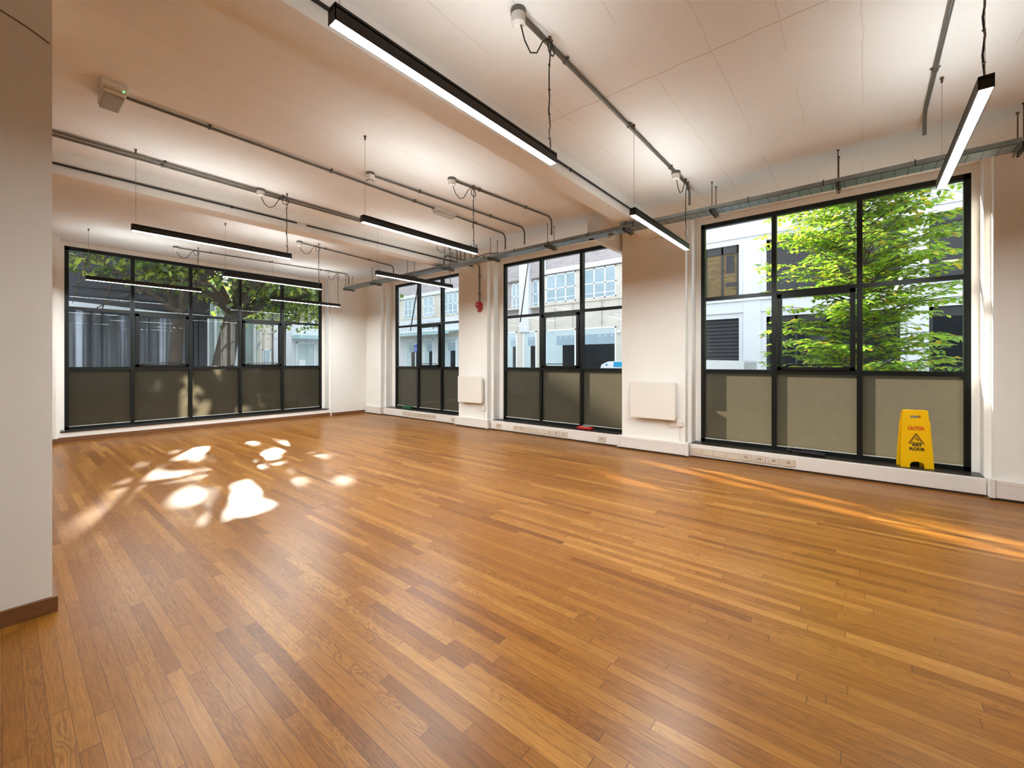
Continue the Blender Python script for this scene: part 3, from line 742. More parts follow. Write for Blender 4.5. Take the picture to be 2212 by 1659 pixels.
# raised border on the front leaf
b = MB()
rim = [(-.128, .135), (-.060, .150), (.060, .150), (.128, .135), (.113, .775), (.107, .80), (-.107, .80), (-.113, .775)]
for i in range(len(rim)):
    a, c = rim[i], rim[(i+1) % len(rim)]
    dx, dy = c[0]-a[0], (c[1]-a[1])*hgt; L = math.hypot(dx, dy); nx, ny = -dy/L*.0035, dx/L*.0035/hgt
    b.prism([(a[0]-nx, a[1]-ny), (c[0]-nx, c[1]-ny), (c[0]+nx, c[1]+ny), (a[0]+nx, a[1]+ny)], f, .012, .0155)
b.build('raised_border', m_yel, k1)
b = MB()
for s in (-1, 1):
    b.bbox(6.94, 6.985, SY+s*.09-.026, SY+s*.09+.026, STOP-.032, STOP+.006, .006)
b.build('hinge_lug', m_yel, d)
MB().bbox(6.945, 6.982, SY-.112, SY+.112, STOP-.012, STOP+.012, .008).build('top_handle', m_yel, d)
# maker's plate outline
b = MB()
for (u0, u1, v0, v1) in ((.020, .095, .205, .209), (.020, .095, .235, .239), (.020, .024, .205, .239), (.091, .095, .205, .239)): b.prism([(u0, v0), (u1, v0), (u1, v1), (u0, v1)], f, .012, .0145)
b.build('embossed_plate', m_yel, k1)
def onleaf(u, v): 
    p = Vector(f(u, v, .0128)); M = Matrix((side, upn, nrm)).transposed().to_4x4(); M.translation = p; return M
text('CAUTION', .060, onleaf(0, .69), m_txtred, 'caution_lettering', k1, bold=.0016, sx=.54)
text('WET', .048, onleaf(.002, .393), m_txtblk, 'wet_lettering', k1, bold=.0022, sx=.86)
text('FLOOR', .048, onleaf(.002, .325), m_txtblk, 'floor_lettering', k1, bold=.0022, sx=.90)
def tri(mb, cu, cv, s, w):
    pts = [(cu-s*.55, cv-s*.42/hgt), (cu+s*.55, cv-s*.42/hgt), (cu, cv+s*.52/hgt)]
    for i in range(3):
        a, c = pts[i], pts[(i+1) % 3]; dx, dy = c[0]-a[0], (c[1]-a[1])*hgt; L = math.hypot(dx, dy); nx, ny = -dy/L*w, dx/L*w/hgt
        mb.prism([(a[0]-nx, a[1]-ny), (c[0]-nx, c[1]-ny), (c[0]+nx, c[1]+ny), (a[0]+nx, a[1]+ny)], f, .0122, .0132)
b = MB(); tri(b, 0, .505, .128, .0034); tri(b, 0, .502, .092, .0028)
def stroke(a, c, w=.003):
    dx, dy = c[0]-a[0], (c[1]-a[1])*hgt; L = math.hypot(dx, dy) or 1; nx, ny = -dy/L*w, dx/L*w/hgt
    b.prism([(a[0]-nx, a[1]-ny), (c[0]-nx, c[1]-ny), (c[0]+nx, c[1]+ny), (a[0]+nx, a[1]+ny)], f, .0122, .0132)
# falling figure
stroke((-.004, .527), (.0, .533), .004); stroke((-.006, .520), (.008, .490), .0032); stroke((.008, .490), (.022, .470), .003); stroke((.008, .492), (.020, .500), .0028)
stroke((-.004, .515), (-.018, .500), .0024); stroke((.020, .500), (.026, .488), .0024); stroke((-.002, .512), (.012, .512), .0022)
b.build('slip_pictogram', m_txtblk, k1)
d.rotation_euler = (0, 0, math.radians(13))

# ------------------------------------------------------------------ OUTSIDE
m_street = pmat('street_paving', (.46, .45, .43, 1), .9, var=.15, scale=2)
m_stone = pmat('pale_stone', (.62, .57, .50, 1), .85, var=.15, scale=2.2, bump=.2, bscale=14)
m_stone2 = pmat('cream_stone', (.66, .58, .48, 1), .85, var=.15, scale=2)
m_white = pmat('white_render', (.66, .67, .69, 1), .8, var=.04, scale=1.5)
m_brick = brick_mat('purple_grey_brick', (.30, .26, .27, 1), (.40, .35, .35, 1), (.52, .50, .49, 1))
m_brick_refl = brick_mat('painted_brick_reflection', (.12, .075, .025, 1), (.20, .135, .05, 1), (.15, .12, .08, 1))
m_wfrm = pmat('white_window_frame', (.82, .85, .86, 1), .5, var=.02)
m_blk = pmat('black_window_frame', (.018, .02, .023, 1), .5)
m_slate = pmat('slate_blue_cladding', (.052, .062, .08, 1), .55, var=.15, scale=3)
m_shut = pmat('dark_shutter', (.022, .025, .03, 1), .55, spec=.3)
m_wgl = pmat('blue_grey_glazing', (.33, .43, .50, 1), .12, var=.12, scale=1.2, spec=.8)
m_dgl = pmat('dark_glazing', (.014, .018, .022, 1), .1, var=.3, scale=1.2, spec=.35)
m_shopi = pmat('pale_shop_interior', (.50, .60, .62, 1), .6, var=.12, scale=.8)
m_canopyg = pmat('green_canopy_glass', (.42, .58, .60, 1), .15, var=.1)
m_bark = pmat('grey_brown_bark', (.085, .068, .052, 1), .9, var=.35, scale=7, bump=.8, bscale=14, stretch=(1,1,.4))
m_letter = pmat('grey_sign_letters', (.56, .57, .61, 1), .6)
m_van = pmat('white_car_paint', (.82, .83, .85, 1), .25, coat=.6, var=.01)
m_perf = pmat('perforated_grey_metal', (.22, .25, .29, 1), .3, metal=.8, var=.2, scale=2.)
m_strip = pmat('white_metal_fascia', (.78, .82, .88, 1), .5)

MB().box(-25, 45, -18, 60, -.45, -.25).build('street', m_street, kind='structure')

# stone and brick building across the street (facade x = 17)
XF = 17.0
bd = empty('building', (18, 15, -.25), 'stone and brick building with white framed windows across the street', 'building')
MB().box(XF, 22, 6.0, 12.1, -.25, 5.70).box(XF+.001, 22, 18.0, 24.0, 3.0, 5.70).box(XF, XF+1, 12.1, 24, 4.2, 4.27).build('stone_wall', m_stone, bd)
MB().box(XF+.06, 22, 6.0, 24.0, 5.70, 12).box(XF+.25, 22, 12.1, 18.0, 3.0, 5.72).build('brick_wall', m_brick, bd)
MB().box(XF-.12, XF+.3, 6.0, 12.1, 5.74, 5.95).box(XF-.1, XF+.3, 17.9, 24.1, 5.62, 5.80).build('cornice', m_white, bd)
MB().box(XF-.05, XF+.3, 6.0, 12.1, 4.22, 4.30).box(XF-.05, XF+.3, 18, 24, 4.20, 4.27).build('sill_band', m_stone, bd)
MB().box(XF-.1, XF+.4, 12.95, 13.55, 3.0, 12).box(XF-.05, XF+.4, 11.98, 12.12, 5.9, 12).build('pilaster', m_white, bd)
MB().box(XF+.0, 22, 12.1, 18.0, -.25, 3.75).build('ground_wall', m_stone, bd)
MB().box(XF-.02, 22, 18.0, 24.0, -.25, 3.0).build('shopfront', m_white, bd)
MB().box(XF-.06, XF, 18.0, 24.0, 3.36, 4.19).build('sign_band', m_white, bd)
text('ACADEMY', .74, Matrix.Translation((XF-.065, 21.42, 3.73)) @ Matrix(((0,0,-1,0),(-1,0,0,0),(0,1,0,0),(0,0,0,1))), m_letter, 'sign_lettering', bd, ext=.01, bold=.01, sx=1.28)
def xwin(parent, y0, y1, z0, z1, nv, nh, mf, mg, x=XF, fw=.05, opener=True, dep=.1):
    f = MB(); f.box(x-.02, x+dep, y0, y0+fw, z0, z1); f.box(x-.02, x+dep, y1-fw, y1, z0, z1); f.box(x-.02, x+dep, y0, y1, z1-fw, z1); f.box(x-.02, x+dep, y0, y1, z0, z0+fw)
    for k in range(1, nv): 
        c = y0+(y1-y0)*k/nv; f.box(x-.02, x+.08, c-fw*.6, c+fw*.6, z0, z1)
    for k in range(1, nh):
        c = z0+(z1-z0)*k/nh; f.box(x-.02, x+.08, y0, y1, c-fw*.5, c+fw*.5)
    if opener: f.box(x-.015, x+.08, y0, y1, z0+.22, z0+.25)
    w = f.build('window_frame', mf, parent)
    MB().box(x-.012, x+.02, y0+.02, y1-.02, z0+.02, z1-.02).build('window_pane', mg, w)
for y0, y1, nv in ((8.22, 9.82, 3), (10.24, 11.92, 3), (6.3, 7.8, 3)): xwin(bd, y0, y1, 4.33, 5.69, nv, 2, m_wfrm, m_wgl)
for y0, y1, nv in ((12.2, 12.92, 2), (13.68, 14.3, 2), (15.2, 16.2, 2), (16.6, 17.6, 2)): xwin(bd, y0, y1, 4.22, 5.6, nv, 2, m_wfrm, m_wgl, x=XF+.24)
for y0, y1, nv in ((18.2, 19.45, 3), (20.36, 21.37, 2), (22.1, 23.36, 3)): xwin(bd, y0, y1, 4.30, 5.60, nv, 2, m_wfrm, m_wgl)
# shop windows: pale interior colour on flat panes, unlit interior as dark sheets
def shopwin(parent, y0, y1, z1, x=XF, dark=False, deep=.42):
    f = MB(); fw = .06
    f.box(x-.03, x+.02, y0, y0+fw, -.2, z1); f.box(x-.03, x+.02, y1-fw, y1, -.2, z1); f.box(x-.03, x+.02, y0, y1, z1-fw, z1)
    w = f.build('shop_window', m_wfrm if not dark else m_blk, parent)
    MB().box(x-.016, x-.01, y0+fw, y1-fw, -.2, z1-fw).build('shop_pane', m_dgl if dark else m_shopi, w)
    s = (y1-y0)
    if not dark:
        MB().box(x-.022, x-.016, y0+fw, y0+s*deep, -.2, z1-.75).build('dark_interior_sheet', m_dgl, w)  # flat dark sheet paints the unlit shop interior onto the pane
        MB().box(x-.022, x-.016, y0+fw, y0+s*max(.62, deep), z1-.75, z1-.3).build('blind', m_wgl, w)
        b = MB()
        for k in range(3): b.box(x-.024, x-.016, y0+s*(.12+.18*k), y0+s*(.12+.18*k)+.03, z1-.42, z1-.34)
        b.build('spotlight', m_wfrm, w)
shopwin(bd, 8.22, 9.82, 3.02, deep=.96); shopwin(bd, 10.24, 11.95, 3.02); shopwin(bd, 12.5, 13.35, 3.03); shopwin(bd, 13.75, 14.4, 3.03); shopwin(bd, 15, 17.4, 3.0)
shopwin(bd, 18.3, 19.48, 2.9, XF-.02); shopwin(bd, 20.39, 21.28, 2.9, XF-.02); shopwin(bd, 22.1, 23.15, 2.88, XF-.02)
b = MB()
for y in (8.0, 8.9, 9.9, 10.4, 11.2, 12.0):
    for z in (4.12, 3.92, 3.62, 3.22):
        for s in (-.09, .09): b.lathe((XF-.004, y+s, z), [(.018, 0), (.018, .01)], 6, 'x')
b.build('bolt_marks', m_dark, bd)
b = MB()
for y in (8.9, 10.4, 11.4): b.box(XF-.003, XF+.01, y-.008, y+.008, 3.05, 4.2)
b.build('panel_joint', m_dgl, bd)
b = MB()
b.add([(XF-.9, 18, 3.22), (XF-.9, 24.1, 3.22), (XF, 24.1, 3.34), (XF, 18, 3.34), (XF-.9, 18, 3.20), (XF-.9, 24.1, 3.20), (XF, 24.1, 3.32), (XF, 18, 3.32)], [(0,1,2,3), (4,5,6,7), (0,1,5,4), (1,2,6,5), (2,3,7,6), (3,0,4,7)])
b.build('glass_canopy', m_canopyg, bd)
MB().box(XF-.92, XF-.88, 18, 24.1, 3.10, 3.24).build('canopy_edge', m_canopyg, bd)
MB().bbox(XF-.12, XF-.0, 8.02, 8.14, 2.72, 2.84, .02).build('camera_box', m_wfrm, bd)
# blue street sign on a post
sp = empty('street_sign', (14.6, 18.8, -.25), 'small blue street sign on a dark post seen in the corner window', 'sign')
MB().box(14.6, 14.62, 18.84, 19.16, 2.0, 2.42).build('plate', pmat('blue_sign', (.03, .08, .42, 1), .4), sp)
MB().tube([(14.64, 19.0, -.25), (14.64, 19.0, 2.45)], .03, 8).build('post', m_blk, sp)
MB().box(14.595, 14.6, 18.98, 19.02, 2.08, 2.3).build('white_bar', m_wfrm, sp)

# white rendered office building
wb = empty('building', (18, 0, -.25), 'white rendered office building with black windows behind the street tree', 'building')
MB().box(XF+.2, 22, -9.0, 5.9, -.25, 9.5).build('wall', m_white, wb)
for z0, z1, dx in ((5.95, 6.50, .0), (5.74, 5.95, .06), (6.50, 6.58, -.06), (3.06, 3.25, .06), (3.25, 3.66, 0.), (3.66, 3.73, -.06)):
    MB().box(XF+dx, XF+.4, -9.0, 5.9, z0, z1).build('band_course', m_white, wb)
for y0, y1 in ((2.59, 3.447), (-1.478, -.868), (-5.4, -4.6)):
    MB().box(XF+.04, XF+.4, y0, y1, -.25, 5.8).box(XF-.02, XF+.1, y0+.16, y1-.16, -.25, 5.8).build('pier', m_white, wb)
def owin(y0, y1, z0, z1, n, mg=m_dgl):
    f = MB(); x = XF+.17; fw = .09
    f.box(x-.03, x+.05, y0, y0+fw, z0, z1); f.box(x-.03, x+.05, y1-fw, y1, z0, z1); f.box(x-.03, x+.05, y0, y1, z1-.28, z1); f.box(x-.03, x+.05, y0, y1, z0, z0+.08)
    for k in range(1, n): c = y0+(y1-y0)*k/n; f.box(x-.03, x+.05, c-.035, c+.035, z0, z1)
    w = f.build('window_frame', m_blk, wb)
    MB().box(x, x+.02, y0+.03, y1-.03, z0+.03, z1-.03).build('window_pane', mg, w)
    return w
w = owin(3.447, 5.75, 3.80, 5.74, 4, m_brick_refl)  # pane painted with the reflection of a brick house and its windows
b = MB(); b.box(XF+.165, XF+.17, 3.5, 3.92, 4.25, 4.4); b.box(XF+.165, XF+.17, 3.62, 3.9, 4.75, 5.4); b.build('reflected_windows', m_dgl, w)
owin(-.868, 2.59, 3.80, 5.74, 4); owin(-4.6, -1.478, 3.80, 5.74, 3); owin(-8.8, -5.4, 3.8, 5.74, 3)
owin(-.868, 2.59, -.2, 3.05, 4); owin(-4.6, -1.478, -.2, 3.05, 3); owin(-8.8, -5.4, -.2, 3.05, 3)
for z in (6.9,): owin(3.447, 5.75, 7.0, 9.0, 4); owin(-.868, 2.59, 7.0, 9.0, 4)
b = MB()
for k in range(24): b.add([(XF+.12, 3.45, -.2+k*.135), (XF+.12, 5.8, -.2+k*.135), (XF+.16, 5.8, -.2+k*.135+.128), (XF+.16, 3.45, -.2+k*.135+.128), (XF+.18, 3.45, -.2+k*.135), (XF+.18, 5.8, -.2+k*.135)], [(0,1,2,3), (0,1,5,4)])
b.box(XF+.17, XF+.19, 3.45, 5.8, -.25, 3.05)
b.build('roller_shutter', m_shut, wb)
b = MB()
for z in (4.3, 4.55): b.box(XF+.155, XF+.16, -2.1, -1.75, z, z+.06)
b.build('painted_office_light', pmat('office_light_reflection', (.75, .62, .35, 1), .4), wb)  # pale strips paint office light onto the dark glass

# corner building closing the street
cb = empty('building', (15, 31, -.25), 'pale corner building with glass shop canopy seen through the far wide window', 'building')
MB().box(12.6, 26, 30.0, 36, -.25, 14.15).build('wall', m_white, cb)  # unseen upper height shaped to keep sun off the right-wall windows
MB().box(12.6, 17, 28.9, 30.02, 3.05, 3.3).build('glass_canopy', m_canopyg, cb)
MB().box(12.6, 17, 29.95, 30.0, 3.3, 4.6).build('sign_band', m_white, cb)
def ywin(parent, x0, x1, z0, z1, y, nv, nh, mf, mg):
    f = MB(); fw = .07
    f.box(x0, x0+fw, y-.04, y+.05, z0, z1); f.box(x1-fw, x1, y-.04, y+.05, z0, z1); f.box(x0, x1, y-.04, y+.05, z1-fw, z1); f.box(x0, x1, y-.04, y+.05, z0, z0+fw)
    for k in range(1, nv): c = x0+(x1-x0)*k/nv; f.box(c-.03, c+.03, y-.04, y+.05, z0, z1)
    for k in range(1, nh): c = z0+(z1-z0)*k/nh; f.box(x0, x1, y-.04, y+.05, c-.03, c+.03)
    w = f.build('window_frame', mf, parent); MB().box(x0+.02, x1-.02, y-.02, y-.01, z0+.02, z1-.02).build('window_pane', mg, w)
ywin(cb, 12.9, 14.2, -.2, 2.85, 29.97, 1, 1, m_wfrm, m_shopi); ywin(cb, 15, 16.6, -.2, 2.85, 29.97, 1, 1, m_wfrm, m_shopi)
ywin(cb, 12.9, 13.9, 5, 7, 29.97, 2, 2, m_wfrm, m_wgl); ywin(cb, 14.6, 15.6, 5, 7, 29.97, 2, 2, m_wfrm, m_wgl)
MB().box(13.05, 13.5, 29.9, 29.94, .5, 1.65).build('poster', m_wfrm, cb)

# cream stone house
hb = empty('building', (10, 33, -.25), 'cream stone building with small sash windows behind the plane tree', 'building')
MB().box(8.6, 12.5, 33.0, 38, -.25, 7.5).build('wall', m_stone2, hb)
MB().box(8.6, 12.5, 32.9, 33.02, 3.55, 3.68).build('string_course', m_stone, hb)
for x in (10.95, 11.85, 9.6): ywin(hb, x, x+.55, .2, 2.4, 32.97, 1, 2, m_wfrm, m_wgl)
for x in (10.95, 11.85, 9.6): ywin(hb, x, x+.55, 4.2, 6, 32.97, 1, 2, m_wfrm, m_wgl)
b = MB().box(10.35, 10.55, 32.8, 33.0, -.25, 7.6).box(11.6, 11.75, 32.85, 33, -.25, 7.6); b.build('pilaster', m_stone, hb)

# glass and white fin building
gb = empty('building', (7.5, 27, -.25), 'white and green glass building behind the trunk of the plane tree', 'building')
MB().box(6.6, 9.6, 27.0, 31, -.25, 5.2).build('wall', pmat('green_glass_wall', (.34, .42, .40, 1), .2, var=.3, scale=1.2), gb)
for x, wd in ((6.55, .5), (8.05, .55), (9.2, .12), (7.3, .1)): MB().box(x, x+wd, 26.85, 27.0, -.25, 5.2).build('white_fin', m_white, gb)
MB().box(6.5, 9.65, 26.8, 27.05, 5.2, 5.4).build('roof_edge', m_white, gb)

# dark clad building opposite the wide window
db = empty('building', (1.5, 19, -.25), 'dark slate blue building with grey metal screens opposite the wide window', 'building')
MB().box(-9, 4.75, 18.0, 24, 3.12, 7.6).build('upper_cladding', m_slate, db)
b = MB()
for z in (3.7, 4.2, 4.7, 5.2, 5.7): b.box(-9, 4.752, 17.99, 18.0, z, z+.015)
b.build('joint_line', m_dgl, db)
b = MB()
b.add([(-9, 17.95, 3.04), (4.76, 17.95, 3.03), (4.76, 17.95, 3.06), (-9, 17.95, 3.85), (-9, 18.3, 3.04), (4.76, 18.3, 3.03), (4.76, 18.3, 3.06), (-9, 18.3, 3.85)], [(0,1,2,3), (4,5,6,7), (0,1,5,4), (1,2,6,5), (2,3,7,6), (3,0,4,7)])
b.build('white_fascia', m_strip, db)
b = MB(); n = 260; vs = []; 
for i in range(n+1):
    x = -6 + 10.6*i/n
    y = 18.35 + .10*math.sin(x*2.6+.6) + .05*math.sin(x*6.3) + .022*math.sin(x*19)
    vs += [(x, y, -.25), (x, y, 3.05)]
b.add(vs, [(2*i, 2*i+2, 2*i+3, 2*i+1) for i in range(n)], 0, True)
b.build('metal_screen', m_perf, db)
b = MB()
for x in (.2, 1.75, 3.1, 4.4): b.box(x-.015, x+.015, 18.1, 18.2, -.25, 3.05)
b.build('screen_post', m_slate, db)
MB().box(4.45, 4.7, 18.1, 24, -.25, 3.1).box(-9, 4.6, 18.6, 24, -.25, 3.1).build('lower_wall', m_slate, db)

# parked cars, only their roofs show above the frosted panels
def car(y0, y1, x0, zr, label, strip=False):
    c = empty('car', ((x0+x0+1.75)/2, (y0+y1)/2, -.25), label, 'car')
    x1 = x0+1.8; L = y1-y0
    prof = [(y0, .1), (y0, zr-.05), (y0+.05, zr+.0), (y0+L*.3, zr+.03), (y0+L*.75, zr+.02), (y0+L*.88, zr-.02), (y0+L*.93, zr-.12), (y0+L*.975, .85), (y1, .7), (y1, .1)]
    MB().prism(prof, lambda u, v, t: (t, u, v-.0), x0, x1).build('body', m_van, c)
    wn = [(y0+L*.55, .80), (y0+L*.55, zr-.35), (y0+L*.72, zr-.35), (y0+L*.76, .80)]
    MB().prism(wn, lambda u, v, t: (t, u, v), x0-.006, x0).build('side_window', m_dgl, c)
    for s in (.2, .8):
        MB().lathe((x0-.01, y0+L*s, .06), [(.31, 0), (.31, .2)], 20, 'x').build('wheel', m_blk, c)
        MB().lathe((x1-.19, y0+L*s, .06), [(.31, 0), (.31, .2)], 20, 'x').build('wheel', m_blk, c)
    if strip:
        MB().bbox(x0-.01, x0, y0+L*.76, y0+L*.835, zr-.2, zr-.03, .003).build('blue_panel', pmat('blue_livery', (.02, .35, .62, 1), .4), c)
        MB().lathe((x0-.004, y0+L*.89, zr-.13), [(.035, 0), (.035, -.004)], 12, 'x').build('blue_disc', pmat('blue_mark', (.05, .2, .5, 1), .4), c)
    return c
car(2.5, 7.15, 13.0, 1.50, 'white van with a blue panel parked across the street behind the wider pier', True)

# slanting steel stays outside the two narrower windows
for lab, y in (('slanting dark steel stay outside the window nearest the corner', 9.82), ('slanting dark steel stay outside the middle right window', 5.86)):
    b = MB(); b.tube([(7.35, y-.0, 2.35), (7.62, y-.02, 3.75)], .016, 8)
    tag(b.build('steel_stay', m_blk), lab, 'stay')

# ------------------------------------------------------------------ trees
LG = [leaf_mat('leaf_green', (.10, .22, .025, 1), (.42, .66, .04, 1)), leaf_mat('leaf_bright_green', (.20, .36, .035, 1), (.62, .82, .07, 1)),
      leaf_mat('leaf_dark_green', (.045, .115, .020, 1), (.2, .38, .03, 1)), leaf_mat('leaf_yellow', (.52, .38, .03, 1), (.75, .55, .05, 1))]
LP = [leaf_mat('plane_leaf_green', (.06, .12, .035, 1), (.24, .36, .05, 1)), leaf_mat('plane_leaf_bright', (.21, .28, .04, 1), (.58, .65, .08, 1)),
      leaf_mat('plane_leaf_dark', (.035, .075, .035, 1), (.10, .18, .04, 1)), leaf_mat('plane_leaf_pale', (.30, .36, .25, 1), (.35, .42, .15, 1))]
def leaf(mb, p, d, up, L, wd, mi):
    d = d.normalized(); s = d.cross(up)
    if s.length < 1e-3: s = d.orthogonal()
    s.normalize(); n = s.cross(d)
    q = [p, p+d*L*.32+s*wd*.5+n*wd*.12, p+d*L*.70+s*wd*.40+n*wd*.05-n*L*.03, p+d*L-n*L*.10, p+d*L*.70-s*wd*.40+n*wd*.05-n*L*.03, p+d*L*.32-s*wd*.5+n*wd*.12, p+d*L*.5-n*L*.02]
    mb.add(q, [(0,1,6,5), (1,2,3,6), (6,3,4,5)], mi)
def lobed(mb, p, d, up, L, mi):
    """broad five-pointed leaf"""
    d = d.normalized(); s = d.cross(up)
    if s.length < 1e-3: s = d.orthogonal()
    s.normalize(); n = s.cross(d)
    c = p+d*L*.40
    rim = []
    for a, r in ((-180, .40), (-140, .52), (-105, .34), (-72, .62), (-35, .36), (0, .62), (35, .36), (72, .62), (105, .34), (140, .52)):
        a = math.radians(a); rim.append(c + d*math.cos(a)*r*L + s*math.sin(a)*r*L - n*(r*r)*L*.18)
    mb.add([c]+rim, [(0, i+1, (i+1) % 10+1) for i in range(10)], mi)
def rv(rng): 
    while True:
        v = Vector((rng.uniform(-1,1), rng.uniform(-1,1), rng.uniform(-1,1)))
        if .05 < v.length < 1: return v.normalized()

def street_tree():
    rng = random.Random(11)
    T = empty('tree', (11.2, .0, -.25), 'young bright green street tree close outside the window with the yellow sign', 'tree')
    tr = MB(); br = MB(); lf = MB()
    base = Vector((11.2, .02, -.25))
    trunk = [base+Vector((.03*math.sin(z*1.3), .02*math.sin(z*.9+1), z)) for z in [i*.45 for i in range(15)]]
    tr.tube(trunk, [.075-.0045*i for i in range(15)], 10); tr.build('trunk', m_bark, T)
    nb = 190
    for i in range(nb):
        z = 1.0 + 5.0*(i/nb)**.92
        az = i*2.39996 + rng.uniform(-.4, .4)
        L = (1.75 if z < 4.3 else 1.75-.55*(z-4.3)) * rng.uniform(.72, 1.12)
        # the crown leans a little to the -Y side lower down
        k = int(z/.45); p0 = trunk[min(k, 14)].copy(); p0.z = z-.25
        dirv = Vector((math.cos(az), math.sin(az), rng.uniform(.35, .85)))
        pts = []; q = p0.copy(); dv = dirv.normalized(); seg = 9
        for s in range(seg+1):
            pts.append(q.copy()); dv = (dv + Vector((rng.uniform(-.09,.09), rng.uniform(-.09,.09), -.055))).normalized(); q = q + dv*L/seg
        br.tube(pts, [.016*(1-s/seg*.85) for s in range(seg+1)], 5)
        for s in range(2, seg+1):
            for side in (-1, 1):
                if rng.random() < .12: continue
                t = (pts[s]-pts[s-1]).normalized(); lat = t.cross(Vector((0,0,1))).normalized()*side
                tw = (t*.55+lat*.9+Vector((0,0,rng.uniform(-.15,.25)))).normalized()
                TL = rng.uniform(.22, .48)*(1.1-.5*s/seg)
                a = pts[s]; e = a+tw*TL+Vector((0,0,-.05))
                br.tube([a, (a+e)/2+Vector((0,0,.015)), e], [.005, .0035, .002], 3)
                nl = int(TL/.05)
                for j in range(1, nl+1):
                    pp = a.lerp(e, j/nl)
                    sd = 1 if j % 2 else -1
                    ld = (tw*.6+tw.cross(Vector((0,0,1))).normalized()*sd*.8+Vector((0,0,rng.uniform(-.55,.05)))).normalized()
                    r = rng.random(); mi = 3 if r < .075 else (1 if r < .40 else (2 if r < .55 else 0))
                    leaf(lf, pp, ld, (Vector((0,0,1))+rv(rng)*.4), rng.uniform(.11, .17), rng.uniform(.058, .078), mi)
    br.build('branches', m_bark, T); lf.build('foliage', LG, T)
street_tree()

SUNV = Vector((.345, 1., .515))
# openings in the crowns: where (on the floor indoors) sun comes through them, and how wide
GAPS = [(1.48, 6.61, .22), (1.67, 5.34, .2), (1.46, 4.48, .26), (1.24, 5.61, .18), (1.03, 6.83, .26), (.73, 6.35, .22), (.48, 5.57, .2), (3.5, 8.3, .2), (2.6, 8.3, .2), (3.2, 8.2, .26), (2.55, 7.19, .24),
        (3.48, 8.08, .14), (3.69, 7.61, .22), (4.2, 7.74, .16), (3.88, 6.91, .2), (2.41, 6.53, .18), (1.98, 8.42, .30), (2.24, 5.21, .12), (2.67, 4.86, .12), (1.39, 7.89, .22), (1.02, 8.11, .2),
        (3.06, 6.33, .16), (2.13, 6.99, .2), (3.0, 7.5, .18), (2.4, 8.35, .2), (2.9, 8.45, .2), (1.9, 7.6, .15),
        (0.70, 9.73, .10), (1.58, 9.87, .10), (1.58, 10.18, .10), (1.70, 9.55, .10), (2.16, 9.28, .10), (2.30, 9.75, .10), (2.70, 9.82, .10), (3.09, 9.12, .10), (3.40, 9.89, .10), (2.98, 10.36, .10), (4.46, 10.10, .10), (2.31, 9.23, .10), (2.10, 10.34, .10)]
AZ = Vector((.345, 1., 0)).normalized()
def in_gap(q):
    f = q - SUNV*(q.z/SUNV.z)
    for x, y, r in GAPS:
        dx, dy = f.x-x, f.y-y
        al = (dx*AZ.x+dy*AZ.y)/2.1; pe = dx*AZ.y-dy*AZ.x
        if al*al+pe*pe < (r+.03)**2: return True
    return False
def plane_tree(base, fork_z, lean, rad, limbs, label, seed, nleaf, cr, thin=False, cz=(3.2, 8.0)):
    rng = random.Random(seed)
    T = empty('tree', base, label, 'tree')
    b0 = Vector(base); tr = MB(); br = MB(); lf = MB()
    n = 8; pts = [b0+Vector((lean[0]*(t/n)**1.4, lean[1]*t/n, (fork_z-base[2])*t/n)) for t in range(n+1)]
    tr.tube(pts, [rad*(1.25-.4*t/n) for t in range(n+1)], 14)
    tr.build('trunk', m_bark, T)
    top = pts[-1]; tips = []
    for (dx, dy, dz, L, r) in limbs:
        d = Vector((dx, dy, dz)).normalized(); q = top-Vector((0,0,.15)); P = []; m = 10
        for s in range(m+1):
            P.append(q.copy()); d = (d+Vector((rng.uniform(-.12,.12), rng.uniform(-.12,.12), rng.uniform(-.06,.10)))).normalized(); q = q+d*L/m
        br.tube(P, [r*(1-.8*s/m) for s in range(m+1)], 8)
        for s in range(3, m+1):
            for k in range(3):
                dd = (d*.4+rv(rng)).normalized(); LL = rng.uniform(.6, 1.5)
                e = P[s]+dd*LL+Vector((0,0,-.15))
                if e.x < 4.95 and e.y > 17.7: continue
                mid = (P[s]+e)/2+Vector((0,0,.1))
                br.tube([P[s], mid, e], [.035*(1-.06*s), .02, .007], 5); tips += [(mid, dd), (e, dd), (P[s], dd)]
    for i in range(nleaf):
        p, dd = rng.choice(tips)
        o = Vector((rng.gauss(0, cr), rng.gauss(0, cr), rng.gauss(0, cr*.6)))
        q = p+o
        if q.z < cz[0] or q.z > cz[1] or in_gap(q) or (q.x < 4.95 and q.y > 17.7): continue
        ld = (rv(rng)+Vector((0,0,-.5))).normalized(); r = rng.random()
        mi = 1 if r < .45 else (3 if r < .53 else (2 if r < .68 else 0))
        lobed(lf, q, ld, rv(rng), rng.uniform(.13, .20), mi)
    br.build('branches', m_bark, T); lf.build('foliage', LP, T)
plane_tree((4.48, 16.2, -.25), 3.15, (.55, .2), .30,
           [(.35, .1, 1, 4.2, .20), (1.0, .3, .75, 4.8, .19), (-.55, -.2, .8, 4.6, .16), (.9, -.6, .45, 4.2, .14), (-1.0, -.4, .75, 4.6, .13), (.1, -.9, .8, 3.8, .12), (.6, .8, .9, 4.2, .13), (.3, .6, 1., 4.0, .12), (.2, .2, 1.3, 6.6, .13), (-.45, .05, 1.2, 6.2, .12), (.75, .1, 1.25, 6.4, .12), (.1, -.35, 1.3, 6.0, .11)],
           'large plane tree with thick forked trunk outside the far wide window', 5, 13500, .42, cz=(3.0, 9.5))
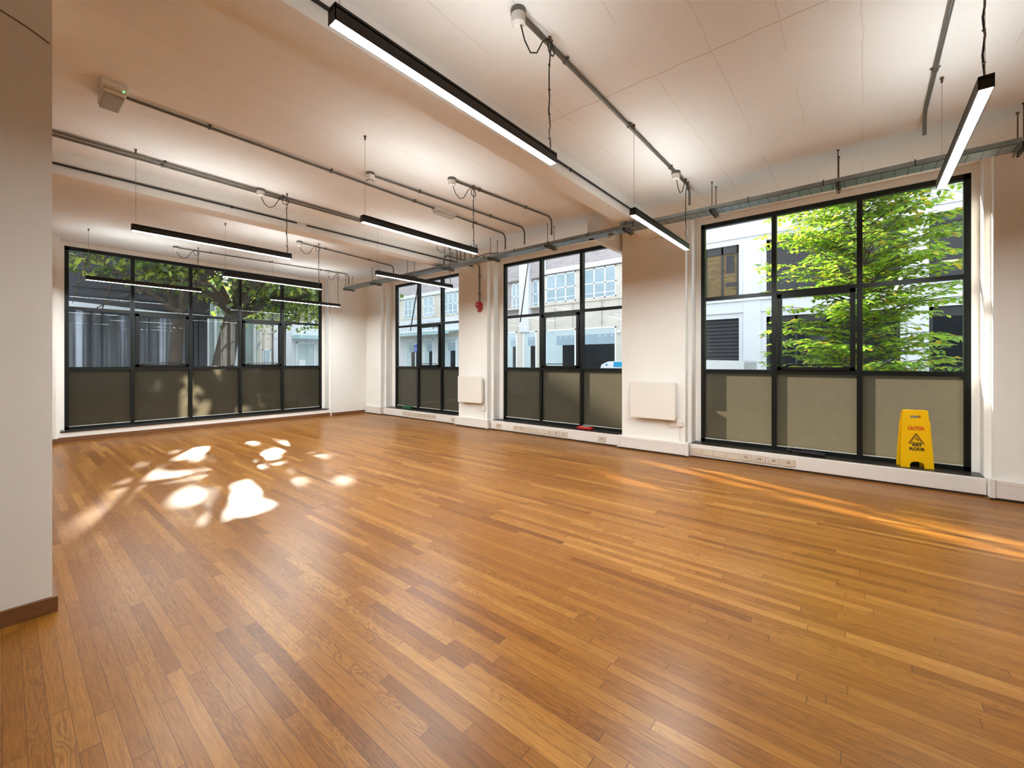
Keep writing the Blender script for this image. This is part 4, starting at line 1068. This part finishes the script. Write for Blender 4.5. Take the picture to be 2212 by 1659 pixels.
plane_tree((3.15, 15.3, -.25), 3.0, (.15, .1), .16, [(-.5, .2, 1.2, 3.2, .09), (.4, .3, 1.3, 3.2, .09), (-.9, -.2, .8, 3.4, .08), (.1, -.3, 1.3, 3, .08)],
           'slimmer tree with leaning trunk before the grey metal screens', 9, 1100, .40, cz=(3.6, 7.5))
plane_tree((9.6, 24.0, -.25), 3.6, (.1, .1), .16, [(-.6, .0, .7, 3.4, .10), (.7, -.1, .6, 3.6, .10), (.1, -.5, 1, 3.4, .10), (-.9, -.5, .25, 3.4, .08), (.9, -.5, .3, 3.2, .08)],
           'farther green tree before the cream stone building', 21, 2600, .5, cz=(3.0, 8.))

# ------------------------------------------------------------------ light
sun = bpy.data.lights.new('sun', 'SUN'); so = bpy.data.objects.new('sun', sun); COL.objects.link(so)
sun.energy = SUN; sun.angle = math.radians(1.0); sun.color = (1, .93, .80)
sv = Vector((.345, 1., .515)).normalized()
so.rotation_euler = (-sv).to_track_quat('-Z', 'Y').to_euler(); so.location = (10, 30, 20)

w = bpy.data.worlds.new('sky'); scene.world = w; w.use_nodes = True
nt = w.node_tree; nt.nodes.clear()
out = N(nt, 'ShaderNodeOutputWorld'); bg = N(nt, 'ShaderNodeBackground'); bg.inputs[1].default_value = SKY
tc = N(nt, 'ShaderNodeTexCoord'); sp = N(nt, 'ShaderNodeSeparateXYZ'); nt.links.new(tc.outputs['Generated'], sp.inputs[0])
rp = N(nt, 'ShaderNodeValToRGB'); rp.color_ramp.elements[0].position = .0; rp.color_ramp.elements[0].color = (.97, .98, 1, 1)
rp.color_ramp.elements[1].position = .8; rp.color_ramp.elements[1].color = (.75, .86, 1, 1)
nt.links.new(sp.outputs[2], rp.inputs[0]); nt.links.new(rp.outputs[0], bg.inputs[0]); nt.links.new(bg.outputs[0], out.inputs[0])

# ------------------------------------------------------------------ render look
vs = scene.view_settings; scene.display_settings.display_device = 'sRGB'
vs.view_transform = 'Standard'; vs.look = 'None'; vs.exposure = EXPO; vs.gamma = 1; vs.use_curve_mapping = False
cy = scene.cycles
cy.use_denoising = True; cy.max_bounces = 10; cy.diffuse_bounces = 7; cy.glossy_bounces = 4; cy.transmission_bounces = 4; cy.transparent_max_bounces = 16
cy.sample_clamp_indirect = 8; cy.sample_clamp_direct = 40; cy.adaptive_threshold = .015; cy.caustics_reflective = False; cy.caustics_refractive = False; cy.use_light_tree = True
